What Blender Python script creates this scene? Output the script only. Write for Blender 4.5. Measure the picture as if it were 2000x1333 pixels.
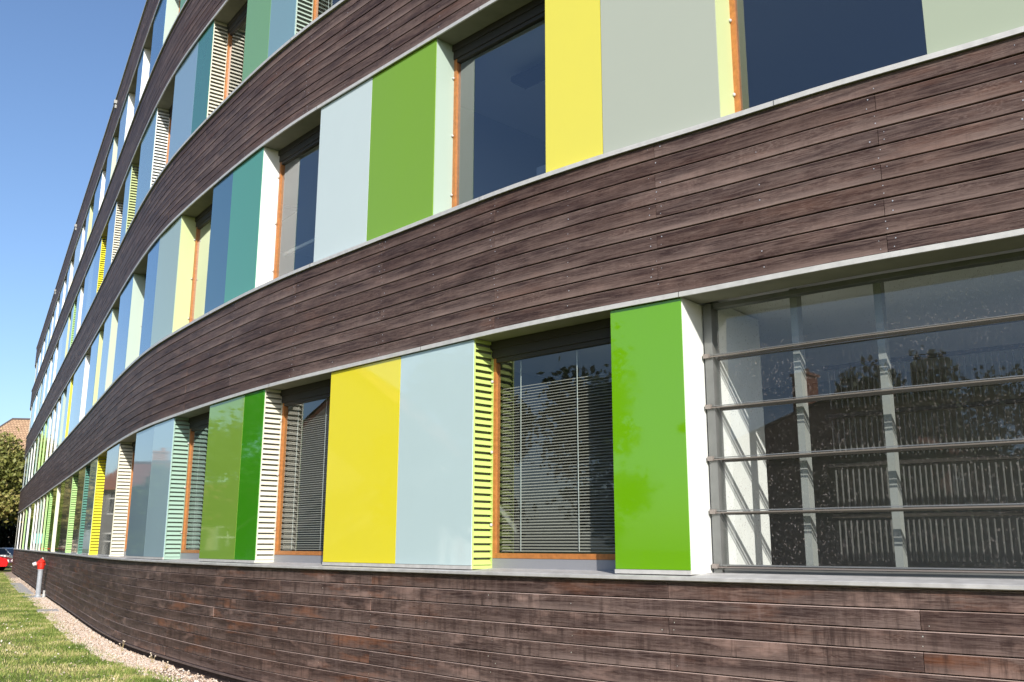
import bpy, math, random
import numpy as np
from mathutils import Vector, Matrix
random.seed(7)
rng = np.random.default_rng(11)
for o in list(bpy.data.objects):
    bpy.data.objects.remove(o)
scene = bpy.context.scene
C = scene.collection
R = math.radians

# ------------------------------------------------------------------ camera
cam_d = bpy.data.cameras.new('camera')
cam = bpy.data.objects.new('camera', cam_d)
C.objects.link(cam)
cam_d.sensor_width = 36.0
cam_d.lens = 1827.2 / 2000 * 36.0
cam_d.clip_start = 0.05
cam_d.clip_end = 1500
cam.matrix_world = (Matrix.Translation((0, 0, 1.62)) @ Matrix.Rotation(R(90 + 12.398), 4, 'X')
                    @ Matrix.Rotation(R(0.1626), 4, 'Z'))
scene.camera = cam

# ------------------------------------------------------------------ light
SUN = Vector((0.5, -2.05, 1.10)).normalized()
world = bpy.data.worlds.new('World')
scene.world = world
world.use_nodes = True
wn = world.node_tree
sky = wn.nodes.new('ShaderNodeTexSky')
sky.sky_type = 'NISHITA'
sky.sun_disc = False
sky.sun_elevation = math.asin(SUN.z)
sky.sun_rotation = math.atan2(SUN.x, SUN.y)
sky.altitude = 50
sky.air_density = 1.0
sky.dust_density = 1.3
sky.ozone_density = 3.2
smx = wn.nodes.new('ShaderNodeMix')
smx.data_type = 'RGBA'
smx.blend_type = 'MULTIPLY'
smx.inputs[0].default_value = 1.0
smx.inputs[7].default_value = (0.97, 1.0, 1.06, 1)
wn.links.new(sky.outputs[0], smx.inputs[6])
wn.links.new(smx.outputs[2], wn.nodes['Background'].inputs[0])
wn.nodes['Background'].inputs[1].default_value = 0.135
sl = bpy.data.lights.new('sun', 'SUN')
sl.energy = 4.6
sl.angle = R(0.53)
sl.color = (1.0, 0.94, 0.85)
so = bpy.data.objects.new('sun', sl)
C.objects.link(so)
so.rotation_euler = SUN.to_track_quat('Z', 'Y').to_euler()
scene.view_settings.view_transform = 'Standard'
scene.view_settings.look = 'None'
scene.view_settings.gamma = 1
scene.view_settings.use_curve_mapping = False
scene.view_settings.exposure = 0.33
scene.render.engine = 'CYCLES'
scene.cycles.max_bounces = 8
scene.cycles.transparent_max_bounces = 16
scene.cycles.caustics_reflective = False
scene.cycles.caustics_refractive = False

# ------------------------------------------------------------------ facade plan
TAB = [(-27.455, 53.334), (-26.965, 52.462), (-26.476, 51.59), (-25.987, 50.718), (-25.498, 49.846), (-25.009, 48.973), (-24.52, 48.101), (-24.031, 47.229), (-23.542, 46.356), (-23.053, 45.484), (-22.565, 44.611), (-22.076, 43.739), (-21.587, 42.866), (-21.099, 41.994), (-20.61, 41.121), (-20.121, 40.249), (-19.633, 39.377), (-19.144, 38.504), (-18.655, 37.632), (-18.166, 36.76), (-17.677, 35.887), (-17.187, 35.015), (-16.698, 34.143), (-16.208, 33.272), (-15.718, 32.4), (-15.228, 31.528), (-14.737, 30.657), (-14.246, 29.785), (-13.756, 28.914), (-13.265, 28.043), (-12.774, 27.172), (-12.283, 26.3), (-11.794, 25.428), (-11.305, 24.556), (-10.816, 23.683), (-10.329, 22.811), (-9.841, 21.938), (-9.353, 21.065), (-8.864, 20.192), (-8.374, 19.32), (-7.881, 18.451), (-7.381, 17.584), (-6.872, 16.724), (-6.348, 15.872), (-5.799, 15.036), (-5.221, 14.22), (-4.628, 13.415), (-4.025, 12.617), (-3.406, 11.832), (-2.757, 11.072), (-2.076, 10.339), (-1.386, 9.615), (-0.697, 8.891), (-0.0, 8.174), (0.739, 7.5), (1.512, 6.866), (2.276, 6.221), (3.071, 5.615)]
# carry the curve on past both ends: a bend away at the far end, straight on past the camera
pts = [np.array(p) for p in TAB]
h = math.atan2(pts[0][1] - pts[1][1], pts[0][0] - pts[1][0])
far = []
p = pts[0]
for k in range(6):
    p = p + np.array((math.cos(h), math.sin(h)))
    far.append(p)
for k in range(16):
    h -= 0.125
    p = p + np.array((math.cos(h), math.sin(h)))
    far.append(p)
pts = far[::-1] + pts
d = pts[-1] - pts[-3]
d = d / np.linalg.norm(d)
for k in range(8):
    pts.append(pts[-1] + d)
PT = np.array(pts)
S_MIN = -53 - 22
PS = np.arange(len(PT)) + S_MIN
TAN = np.gradient(PT, axis=0)
S_MAX = PS[-1]


def plan(s):
    s = min(max(s, S_MIN), S_MAX - 1e-6)
    i = int(math.floor(s - S_MIN))
    t = s - S_MIN - i
    p0, p1, m0, m1 = PT[i], PT[i + 1], TAN[i], TAN[i + 1]
    q = (2*t**3-3*t**2+1)*p0 + (t**3-2*t**2+t)*m0 + (-2*t**3+3*t**2)*p1 + (t**3-t**2)*m1
    g = (6*t**2-6*t)*p0 + (3*t**2-4*t+1)*m0 + (-6*t**2+6*t)*p1 + (3*t**2-2*t)*m1
    g = g / np.linalg.norm(g)
    return q, g, np.array((-g[1], g[0]))          # point, tangent (towards +s), normal into the building


def P(s, dep, z):
    q, g, n = plan(s)
    w = q + n * dep
    return (w[0], w[1], z)


# heights above ground
S0, L0, S1, L1, S2, L2, S3, L3, ROOF = 1.370, 3.562, 4.854, 6.945, 8.149, 10.033, 11.134, 12.791, 13.90
Z_BASE = 0.12
FAR_END = -66.0
NEAR_END = 9.0


# ------------------------------------------------------------------ helpers
class MB:
    """collects faces; becomes one mesh object"""
    def __init__(self):
        self.v, self.f, self.uv, self.m, self.r = [], [], [], [], []
        self.zz = None

    def face(self, ps, uv=None, mat=0, rnd=0.0):
        n = len(self.v)
        self.v += [tuple(p) for p in ps]
        self.f.append(list(range(n, n + len(ps))))
        self.uv.append(uv if uv else [(p[0], p[2]) for p in ps])
        self.m.append(mat)
        self.r.append(rnd)

    def hexa(self, a, b, mat=0, rnd=0.0):
        """a, b: two corresponding loops of 4 corners"""
        for i in range(4):
            j = (i + 1) % 4
            self.face([a[i], a[j], b[j], b[i]], mat=mat, rnd=rnd)
        self.face(a[::-1], mat=mat, rnd=rnd)
        self.face(b, mat=mat, rnd=rnd)

    def box(self, x0, x1, y0, y1, z0, z1, mat=0, rnd=0.0):
        a = [(x0, y0, z0), (x1, y0, z0), (x1, y1, z0), (x0, y1, z0)]
        b = [(x0, y0, z1), (x1, y0, z1), (x1, y1, z1), (x0, y1, z1)]
        self.hexa(a, b, mat, rnd)

    def sweep(self, prof, ss, mat=0, rnd=0.0, caps=True, closed=True):
        """profile of (depth, z) carried along facade positions ss"""
        n = len(prof)
        per = [0.0]
        for i in range(n):
            a, b = prof[i], prof[(i + 1) % n]
            per.append(per[-1] + math.hypot(a[0]-b[0], a[1]-b[1]))
        rings = [[P(s, dd, z) for dd, z in prof] for s in ss]
        for k in range(len(ss) - 1):
            for i in range(n if closed else n - 1):
                j = (i + 1) % n
                zi, zj = prof[i][1], prof[j][1]
                if abs(zi - zj) < 1e-4:
                    zj = zi + prof[j][0] - prof[i][0]
                self.face([rings[k][i], rings[k+1][i], rings[k+1][j], rings[k][j]],
                          uv=[(ss[k], zi), (ss[k+1], zi), (ss[k+1], zj), (ss[k], zj)], mat=mat, rnd=rnd)
        if caps and closed:
            for k in (0, -1):
                self.face(rings[k], uv=[(ss[k] + q[0], q[1]) for q in prof], mat=mat, rnd=rnd)

    def slab(self, s0, s1, d0, d1, z0, z1, mat=0, rnd=0.0, off0=0.0, off1=0.0):
        """flat-faced block between two facade positions (straight chord)"""
        q0, g0, n0 = plan(s0)
        q1, g1, n1 = plan(s1)
        ch = q1 - q0
        L = np.linalg.norm(ch)
        t = ch / L
        n = np.array((-t[1], t[0]))
        A = q0 + t * off0
        B = q1 + t * off1
        a = [(*(A + n*d0), z0), (*(B + n*d0), z0), (*(B + n*d1), z0), (*(A + n*d1), z0)]
        b = [(x, y, z1) for x, y, _ in a]
        self.hexa(a, b, mat, rnd)

    def tube(self, pts, rad, sides=8, mat=0, rnd=0.0):
        rings = []
        for i, p in enumerate(pts):
            p = Vector(p)
            q = Vector(pts[min(i + 1, len(pts) - 1)]) - Vector(pts[max(i - 1, 0)])
            q.normalize()
            a = q.orthogonal().normalized()
            b = q.cross(a)
            r = rad[i] if isinstance(rad, (list, tuple)) else rad
            rings.append([tuple(p + a*math.cos(2*math.pi*k/sides)*r + b*math.sin(2*math.pi*k/sides)*r) for k in range(sides)])
        for i in range(len(rings) - 1):
            for k in range(sides):
                j = (k + 1) % sides
                self.face([rings[i][k], rings[i][j], rings[i+1][j], rings[i+1][k]], mat=mat, rnd=rnd)
        self.face(rings[0][::-1], mat=mat)
        self.face(rings[-1], mat=mat)

    def lathe(self, c, prof, sides=20, mat=0):
        """prof: (radius, z)"""
        for i in range(len(prof) - 1):
            for k in range(sides):
                a0, a1 = 2*math.pi*k/sides, 2*math.pi*(k+1)/sides
                (r0, z0), (r1, z1) = prof[i], prof[i+1]
                self.face([(c[0]+r0*math.cos(a0), c[1]+r0*math.sin(a0), c[2]+z0), (c[0]+r0*math.cos(a1), c[1]+r0*math.sin(a1), c[2]+z0),
                           (c[0]+r1*math.cos(a1), c[1]+r1*math.sin(a1), c[2]+z1), (c[0]+r1*math.cos(a0), c[1]+r1*math.sin(a0), c[2]+z1)], mat=mat)

    def build(self, name, mats, parent=None, smooth=False, merge=False, offset=None):
        me = bpy.data.meshes.new(name)
        v = self.v
        if offset is not None:
            v = [(x-offset[0], y-offset[1], z-offset[2]) for x, y, z in v]
        me.from_pydata(v, [], self.f)
        uvl = me.uv_layers.new(name='UVMap')
        flat = [c for f in self.uv for p in f for c in p]
        uvl.data.foreach_set('uv', flat)
        at = me.attributes.new('rnd', 'FLOAT', 'FACE')
        at.data.foreach_set('value', self.r)
        if self.zz is not None:
            a2 = me.attributes.new('zfoot', 'FLOAT', 'FACE'); a2.data.foreach_set('value', self.zz)
        if not isinstance(mats, (list, tuple)):
            mats = [mats]
        for m in mats:
            me.materials.append(m)
        me.polygons.foreach_set('material_index', self.m)
        if merge or smooth:
            import bmesh
            bm = bmesh.new()
            bm.from_mesh(me)
            bmesh.ops.remove_doubles(bm, verts=bm.verts, dist=1e-4)
            bmesh.ops.recalc_face_normals(bm, faces=bm.faces)
            bm.to_mesh(me)
            bm.free()
        if smooth:
            me.polygons.foreach_set('use_smooth', [True]*len(me.polygons))
        me.update()
        o = bpy.data.objects.new(name, me)
        C.objects.link(o)
        if parent is not None:
            o.parent = parent
        return o


def empty(name, loc=(0, 0, 0), rz=0, parent=None):
    o = bpy.data.objects.new(name, None)
    o.empty_display_size = 0.3
    C.objects.link(o)
    o.location = loc
    o.rotation_euler = (0, 0, rz)
    if parent:
        o.parent = parent
    return o


def tag(o, label=None, cat=None, group=None, kind=None):
    if label: o['label'] = label
    if cat: o['category'] = cat
    if group: o['group'] = group
    if kind: o['kind'] = kind
    return o


def srgb(r, g, b):
    f = lambda c: (c/255/12.92) if c/255 <= 0.04045 else ((c/255+0.055)/1.055)**2.4
    return (f(r), f(g), f(b))


# ------------------------------------------------------------------ materials
def newmat(name):
    m = bpy.data.materials.new(name)
    m.use_nodes = True
    nt = m.node_tree
    return m, nt, nt.nodes['Principled BSDF']


def N(nt, t, **kw):
    n = nt.nodes.new(t)
    for k, v in kw.items():
        setattr(n, k, v)
    return n


def plain(name, col, rough=0.5, metal=0.0, spec=0.5, var=0.0, scale=8.0, bump=0.0):
    m, nt, b = newmat(name)
    b.inputs['Base Color'].default_value = (*col, 1)
    b.inputs['Roughness'].default_value = rough
    b.inputs['Metallic'].default_value = metal
    b.inputs['Specular IOR Level'].default_value = spec
    if var > 0 or bump > 0:
        tc = N(nt, 'ShaderNodeTexCoord')
        no = N(nt, 'ShaderNodeTexNoise')
        no.inputs['Scale'].default_value = scale
        no.inputs['Detail'].default_value = 6
        nt.links.new(tc.outputs['Object'], no.inputs['Vector'])
        if var > 0:
            mx = N(nt, 'ShaderNodeMix', data_type='RGBA')
            mr = N(nt, 'ShaderNodeMapRange')
            mr.inputs[1].default_value = 0.3
            mr.inputs[2].default_value = 0.7
            nt.links.new(no.outputs[0], mr.inputs[0])
            nt.links.new(mr.outputs[0], mx.inputs[0])
            mx.inputs[6].default_value = (*[c*(1-var) for c in col], 1)
            mx.inputs[7].default_value = (*[min(1, c*(1+var)) for c in col], 1)
            nt.links.new(mx.outputs[2], b.inputs['Base Color'])
        if bump > 0:
            bp = N(nt, 'ShaderNodeBump')
            bp.inputs['Strength'].default_value = bump
            bp.inputs['Distance'].default_value = 0.01
            nt.links.new(no.outputs[0], bp.inputs['Height'])
            nt.links.new(bp.outputs[0], b.inputs['Normal'])
    return m


def wood_mat():
    m, nt, b = newmat('weathered_larch')
    L = nt.links
    uv = N(nt, 'ShaderNodeUVMap')
    at = N(nt, 'ShaderNodeAttribute', attribute_name='rnd')
    sep = N(nt, 'ShaderNodeSeparateXYZ')
    L.new(uv.outputs[0], sep.inputs[0])
    # shift every board along its length so that grain does not run through the joints
    mul = N(nt, 'ShaderNodeMath', operation='MULTIPLY')
    L.new(at.outputs['Fac'], mul.inputs[0]); mul.inputs[1].default_value = 41.0
    comb = N(nt, 'ShaderNodeCombineXYZ')
    L.new(sep.outputs[0], comb.inputs[0]); L.new(sep.outputs[1], comb.inputs[1]); L.new(mul.outputs[0], comb.inputs[2])

    def mapped(sx, sy, vec=comb.outputs[0]):
        mp = N(nt, 'ShaderNodeMapping')
        mp.inputs['Scale'].default_value = (sx, sy, 1)
        L.new(vec, mp.inputs[0])
        return mp.outputs[0]

    def noise(vec, scale=1.0, detail=5.0, rough=0.6, dist=0.0):
        n = N(nt, 'ShaderNodeTexNoise')
        n.inputs['Scale'].default_value = scale
        n.inputs['Detail'].default_value = detail
        n.inputs['Roughness'].default_value = rough
        n.inputs['Distortion'].default_value = dist
        L.new(vec, n.inputs[0])
        return n.outputs[0]

    def rng_(x, a, bb, lo=0.0, hi=1.0):
        r = N(nt, 'ShaderNodeMapRange')
        for i, v in enumerate((a, bb, lo, hi)):
            r.inputs[i+1].default_value = v
        L.new(x, r.inputs[0])
        return r.outputs[0]

    def mix(f, a, bb, bt='MIX'):
        x = N(nt, 'ShaderNodeMix', data_type='RGBA', blend_type=bt)
        for s_, v in ((0, f), (6, a), (7, bb)):
            if isinstance(v, (int, float)):
                x.inputs[s_].default_value = v
            elif isinstance(v, tuple):
                x.inputs[s_].default_value = (*v, 1)
            else:
                L.new(v, x.inputs[s_])
        return x.outputs[2]

    def math_(op, a, bb):
        x = N(nt, 'ShaderNodeMath', operation=op)
        for i, v in enumerate((a, bb)):
            if isinstance(v, (int, float)): x.inputs[i].default_value = v
            else: L.new(v, x.inputs[i])
        return x.outputs[0]

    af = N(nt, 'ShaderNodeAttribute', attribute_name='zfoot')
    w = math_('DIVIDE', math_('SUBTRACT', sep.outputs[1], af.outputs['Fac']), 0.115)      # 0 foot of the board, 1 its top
    grain = noise(mapped(3.0, 60), 1.0, 9, 0.72, 1.2)
    fibre = noise(mapped(26, 330), 1.0, 3, 0.7)
    # growth rings: flowing arcs from a bent distance field
    bend = noise(mapped(0.9, 7.0), 1.0, 3, 0.55)
    rings = N(nt, 'ShaderNodeMath', operation='SINE')
    L.new(math_('MULTIPLY', math_('ADD', bend, math_('MULTIPLY', sep.outputs[1], 0.9)), 210.0), rings.inputs[0])
    ringm = rng_(rings.outputs[0], 0.1, 1.0)
    blotch = noise(mapped(1.3, 7.0), 1.0, 5, 0.6, 0.4)
    soft = noise(mapped(0.7, 1.6), 1.0, 3, 0.5)
    big = noise(mapped(0.35, 0.5, uv.outputs[0]), 1.0, 3, 0.5)
    streak = noise(mapped(17, 1.4), 1.0, 7, 0.7, 0.2)
    speck = noise(mapped(60, 90), 1.0, 2, 0.6)
    dark = (0.052, 0.030, 0.029)
    mid = (0.142, 0.088, 0.075)
    light = (0.385, 0.295, 0.262)
    c = mix(rng_(blotch, 0.36, 0.70), dark, mid)
    c = mix(rng_(grain, 0.44, 0.72, 0.0, 0.60), c, light)
    c = mix(rng_(grain, 0.50, 0.32, 0.0, 0.70), c, (0.036, 0.022, 0.020))
    c = mix(math_('MULTIPLY', ringm, rng_(blotch, 0.42, 0.66, 0.0, 0.34)), c, light)
    c = mix(math_('MULTIPLY', rng_(fibre, 0.5, 0.8), 0.22), c, light)
    c = mix(rng_(speck, 0.66, 0.80, 0.0, 0.40), c, light)
    kn = N(nt, 'ShaderNodeTexVoronoi')
    kn.inputs['Scale'].default_value = 1.0
    L.new(mapped(2.1, 5.0), kn.inputs[0])
    ksep = N(nt, 'ShaderNodeSeparateColor')
    L.new(kn.outputs['Color'], ksep.inputs[0])
    kd = math_('ADD', kn.outputs['Distance'], math_('MULTIPLY', ksep.outputs[0], 0.10))
    c = mix(rng_(kd, 0.085, 0.045, 0.0, 0.75), c, (0.035, 0.020, 0.018))
    # bleached towards the foot of each board, in patches
    foot = math_('MULTIPLY', rng_(w, 0.55, 0.0), rng_(soft, 0.42, 0.64, 0.0, 0.62))
    c = mix(foot, c, (0.44, 0.33, 0.295))
    # warm brown stains
    st = math_('MULTIPLY', rng_(noise(mapped(0.8, 4.0), 1.2, 5, 0.65), 0.53, 0.68), rng_(big, 0.44, 0.58))
    low = rng_(sep.outputs[1], 1.2, 1.9, 1.0, 0.28)
    c = mix(math_('MULTIPLY', math_('MULTIPLY', st, low), 0.55), c, (0.46, 0.205, 0.120))
    pale = math_('MULTIPLY', rng_(noise(mapped(1.1, 3.0), 1.7, 4, 0.6), 0.56, 0.70), low)
    c = mix(math_('MULTIPLY', pale, 0.55), c, (0.58, 0.40, 0.345))
    # rain marks on the base boards: ragged dark runs
    lw = rng_(sep.outputs[1], 1.3, 1.7, 1.0, 0.25)
    c = mix(math_('MULTIPLY', math_('MULTIPLY', rng_(streak, 0.50, 0.64), lw), rng_(blotch, 0.34, 0.60, 0.10, 0.75)), c, (0.048, 0.031, 0.029))
    c = mix(math_('MULTIPLY', math_('MULTIPLY', rng_(streak, 0.46, 0.32), lw), 0.30), c, (0.30, 0.22, 0.205))
    # worn upper edge, its sunlit chamfer highlight painted in as paler colour
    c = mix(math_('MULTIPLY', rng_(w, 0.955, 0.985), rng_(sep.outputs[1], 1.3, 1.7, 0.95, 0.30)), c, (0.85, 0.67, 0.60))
    # board to board difference
    wn_ = N(nt, 'ShaderNodeTexWhiteNoise', noise_dimensions='1D')
    L.new(mul.outputs[0], wn_.inputs['W'])
    hv = N(nt, 'ShaderNodeHueSaturation')
    L.new(c, hv.inputs['Color'])
    L.new(rng_(wn_.outputs[0], 0, 1, 0.52, 0.72), hv.inputs['Value'])
    L.new(rng_(wn_.outputs[0], 1, 0, 1.05, 1.25), hv.inputs['Saturation'])
    L.new(hv.outputs[0], b.inputs['Base Color'])
    L.new(rng_(grain, 0.3, 0.7, 0.50, 0.72), b.inputs['Roughness'])
    b.inputs['Specular IOR Level'].default_value = 0.22
    bp = N(nt, 'ShaderNodeBump')
    bp.inputs['Strength'].default_value = 0.55
    bp.inputs['Distance'].default_value = 0.002
    L.new(math_('ADD', grain, math_('MULTIPLY', fibre, 0.5)), bp.inputs['Height'])
    L.new(bp.outputs[0], b.inputs['Normal'])
    return m


def glass_mat(name, tint=(0.80, 0.86, 0.85), refl=1.0, dirt=0.0):
    m = bpy.data.materials.new(name)
    m.use_nodes = True
    nt = m.node_tree
    nt.nodes.clear()
    out = N(nt, 'ShaderNodeOutputMaterial')
    tr = N(nt, 'ShaderNodeBsdfTransparent')
    tr.inputs[0].default_value = (*tint, 1)
    gl = N(nt, 'ShaderNodeBsdfGlossy')
    gl.inputs['Roughness'].default_value = 0.0
    gl.inputs['Color'].default_value = (0.95, 0.97, 1.0, 1)
    fr = N(nt, 'ShaderNodeFresnel')
    # same reflectance from either side of the single sheet
    ge = N(nt, 'ShaderNodeNewGeometry')
    ir = N(nt, 'ShaderNodeMapRange')
    ir.inputs[3].default_value = 1.52; ir.inputs[4].default_value = 1/1.52
    nt.links.new(ge.outputs['Backfacing'], ir.inputs[0]); nt.links.new(ir.outputs[0], fr.inputs['IOR'])
    mp = N(nt, 'ShaderNodeMath', operation='MULTIPLY')
    mp.use_clamp = True
    nt.links.new(fr.outputs[0], mp.inputs[0])
    mp.inputs[1].default_value = 1.9 * refl
    tc = N(nt, 'ShaderNodeTexCoord')
    no = N(nt, 'ShaderNodeTexNoise')
    no.inputs['Scale'].default_value = 0.9
    nt.links.new(tc.outputs['Object'], no.inputs[0])
    bp = N(nt, 'ShaderNodeBump')
    bp.inputs['Strength'].default_value = 0.02
    bp.inputs['Distance'].default_value = 0.05
    nt.links.new(no.outputs[0], bp.inputs['Height'])
    nt.links.new(bp.outputs[0], gl.inputs['Normal'])
    mx = N(nt, 'ShaderNodeMixShader')
    nt.links.new(mp.outputs[0], mx.inputs[0])
    nt.links.new(tr.outputs[0], mx.inputs[1])
    nt.links.new(gl.outputs[0], mx.inputs[2])
    last = mx.outputs[0]
    if dirt > 0:
        df = N(nt, 'ShaderNodeBsdfDiffuse')
        df.inputs[0].default_value = (0.45, 0.40, 0.38, 1)
        n2 = N(nt, 'ShaderNodeTexVoronoi')
        n2.inputs['Scale'].default_value = 85
        mp2 = N(nt, 'ShaderNodeMapping')
        mp2.inputs['Scale'].default_value = (1, 1, 0.55)
        nw = N(nt, 'ShaderNodeTexNoise'); nw.inputs['Scale'].default_value = 40
        va = N(nt, 'ShaderNodeVectorMath', operation='MULTIPLY_ADD')
        nt.links.new(nw.outputs['Color'], va.inputs[0]); va.inputs[1].default_value = (.045, .045, .045)
        nt.links.new(tc.outputs['Object'], nw.inputs[0]); nt.links.new(tc.outputs['Object'], va.inputs[2])
        nt.links.new(va.outputs[0], mp2.inputs[0])
        nt.links.new(mp2.outputs[0], n2.inputs[0])
        sc_ = N(nt, 'ShaderNodeSeparateColor'); nt.links.new(n2.outputs['Color'], sc_.inputs[0])
        dsub = N(nt, 'ShaderNodeMath', operation='MULTIPLY_ADD')       # keep some cells only, of differing size
        nt.links.new(sc_.outputs[0], dsub.inputs[0]); dsub.inputs[1].default_value = 0.62; nt.links.new(n2.outputs['Distance'], dsub.inputs[2])
        n3 = N(nt, 'ShaderNodeTexNoise')
        n3.inputs['Scale'].default_value = 1.3
        n3.inputs['Detail'].default_value = 4
        nt.links.new(tc.outputs['Object'], n3.inputs[0])
        r2 = N(nt, 'ShaderNodeMapRange')
        r2.inputs[1].default_value = 0.54; r2.inputs[2].default_value = 0.34
        nt.links.new(dsub.outputs[0], r2.inputs[0])
        r3 = N(nt, 'ShaderNodeMapRange')
        r3.inputs[1].default_value = 0.35; r3.inputs[2].default_value = 0.6
        r3.inputs[3].default_value = 0.25
        nt.links.new(n3.outputs[0], r3.inputs[0])
        m1 = N(nt, 'ShaderNodeMath', operation='MULTIPLY')
        nt.links.new(r2.outputs[0], m1.inputs[0]); nt.links.new(r3.outputs[0], m1.inputs[1])
        m2 = N(nt, 'ShaderNodeMath', operation='MULTIPLY_ADD')
        nt.links.new(m1.outputs[0], m2.inputs[0]); m2.inputs[1].default_value = dirt; m2.inputs[2].default_value = 0.012
        mx2 = N(nt, 'ShaderNodeMixShader')
        nt.links.new(m2.outputs[0], mx2.inputs[0])
        nt.links.new(last, mx2.inputs[1]); nt.links.new(df.outputs[0], mx2.inputs[2])
        last = mx2.outputs[0]
    nt.links.new(last, out.inputs[0])
    return m


def panel_mat(name, col):
    m, nt, b = newmat(name)
    tc = N(nt, 'ShaderNodeTexCoord')
    no = N(nt, 'ShaderNodeTexNoise')
    no.inputs['Scale'].default_value = 0.8
    no.inputs['Detail'].default_value = 1
    nt.links.new(tc.outputs['Object'], no.inputs[0])
    n2 = N(nt, 'ShaderNodeTexNoise')
    n2.inputs['Scale'].default_value = 3.0
    n2.inputs['Detail'].default_value = 8
    n2.inputs['Roughness'].default_value = 0.7
    nt.links.new(tc.outputs['Object'], n2.inputs[0])
    bp = N(nt, 'ShaderNodeBump')
    bp.inputs['Strength'].default_value = 0.025
    bp.inputs['Distance'].default_value = 0.05
    nt.links.new(no.outputs[0], bp.inputs['Height'])
    nt.links.new(bp.outputs[0], b.inputs['Normal'])
    mr = N(nt, 'ShaderNodeMapRange')
    mr.inputs[1].default_value = 0.35; mr.inputs[2].default_value = 0.7
    mr.inputs[3].default_value = 0.015; mr.inputs[4].default_value = 0.07
    nt.links.new(n2.outputs[0], mr.inputs[0])
    nt.links.new(mr.outputs[0], b.inputs['Roughness'])
    mx = N(nt, 'ShaderNodeMix', data_type='RGBA')
    mx.inputs[6].default_value = (*col, 1)
    mx.inputs[7].default_value = (*[c*0.93+0.012 for c in col], 1)
    nt.links.new(n2.outputs[0], mx.inputs[0])
    nt.links.new(mx.outputs[2], b.inputs['Base Color'])
    b.inputs['IOR'].default_value = 1.72
    return m


WOOD = wood_mat()
DARK = plain('dark_void', (0.012, 0.011, 0.011), 0.9)
METAL = plain('brushed_aluminium', (0.56, 0.55, 0.53), 0.5, 0.12, 0.5, var=0.10, scale=14)
LEDGE = plain('weathered_sill_metal', (0.47, 0.46, 0.45), 0.55, 0.08, 0.5, var=0.16, scale=9, bump=0.1)
POST = plain('grey_white_post', (0.30, 0.31, 0.30), 0.5)
RAIL = plain('bronze_grey_rail', (0.27, 0.235, 0.215), 0.4, 0.3)
FLASH = plain('brown_flashing', (0.16, 0.12, 0.115), 0.5, 0.3, var=0.2, scale=6)
PLINTH = plain('dark_plinth', (0.045, 0.032, 0.030), 0.85, var=0.4, scale=11, bump=0.3)
SCREW = plain('steel_screw', (0.75, 0.72, 0.68), 0.3, 0.6)
SOFFIT = plain('soffit_board', (0.19, 0.185, 0.14), 0.75, var=0.12, scale=5)
HEAD = plain('shade_box_metal', (0.045, 0.040, 0.034), 0.6, 0.2)  # dark brown also carries the soffit's shade at the window heads
ORANGE = plain('oiled_wood_frame', (0.43, 0.165, 0.045), 0.42, var=0.2, scale=25)
FRAMEG = plain('grey_window_frame', (0.20, 0.205, 0.20), 0.4, 0.4, var=0.1)
APRON = plain('grey_apron', (0.30, 0.305, 0.33), 0.45, 0.2)
BODY = plain('panel_backing', (0.20, 0.21, 0.20), 0.7)
BLIND = plain('blind_slat', (0.50, 0.45, 0.39), 0.5)
CORD = plain('blind_cord', (0.8, 0.8, 0.78), 0.6)
CURTAIN = plain('white_curtain', (0.72, 0.74, 0.76), 0.8)
WHITE = plain('white_render', (0.88, 0.88, 0.87), 0.6, var=0.03)
INWALL = plain('room_wall', (0.32, 0.32, 0.31), 0.8)
INCEIL = plain('room_ceiling', (0.75, 0.75, 0.74), 0.8)
INFLOOR = plain('room_floor', (0.30, 0.29, 0.27), 0.6)
DESK = plain('desk_laminate', (0.35, 0.33, 0.30), 0.5)
YELLOWBOX = plain('yellow_binder', (0.75, 0.50, 0.06), 0.5)
RADI = plain('radiator_enamel', (0.12, 0.12, 0.115), 0.4)
GLASS = glass_mat('window_glass')
GLASSN = glass_mat('night_blue_glass', tint=(0.66, 0.76, 0.88), refl=1.6)
GLASSD = glass_mat('dusty_glass', tint=(0.92, 0.95, 0.94), refl=0.95, dirt=0.23)

COL = {
    'green':   ('bright green', (0.135, 0.365, 0.0)),
    'yellow':  ('bright yellow', (0.83, 0.72, 0.035)),
    'iceblue': ('pale ice blue', (0.52, 0.66, 0.68)),
    'dkgreen': ('deep green', (0.045, 0.27, 0.006)),
    'ltgreen': ('leaf green', (0.23, 0.40, 0.055)),
    'grayblue': ('greyish blue', (0.25, 0.35, 0.41)),
    'palegray': ('pale blue grey', (0.36, 0.50, 0.56)),
    'olive':   ('olive grey', (0.15, 0.15, 0.12)),
    'sage':    ('sage grey', (0.38, 0.43, 0.31)),
    'warmgray': ('warm grey', (0.42, 0.45, 0.37)),
    'paleyellow': ('lemon yellow', (0.76, 0.68, 0.08)),
    'grass':   ('grass green', (0.20, 0.385, 0.006)),
    'milk':    ('milky white blue', (0.60, 0.69, 0.68)),
    'teal':    ('teal green', (0.085, 0.33, 0.22)),
    'slate':   ('slate blue', (0.060, 0.150, 0.235)),
    'palesage': ('pale sage green', (0.42, 0.52, 0.38)),
    'blue':    ('mid blue', (0.075, 0.20, 0.38)),
    'softgreen': ('soft green', (0.20, 0.41, 0.165)),
    'seablue': ('sea blue', (0.22, 0.37, 0.42)),
    'dkteal':  ('dark teal', (0.050, 0.21, 0.165)),
    'skyblue': ('light sky blue', (0.28, 0.42, 0.52)),
}
PM = {k: panel_mat(k + '_enamel_glass', c) for k, (n_, c) in COL.items()}
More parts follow.
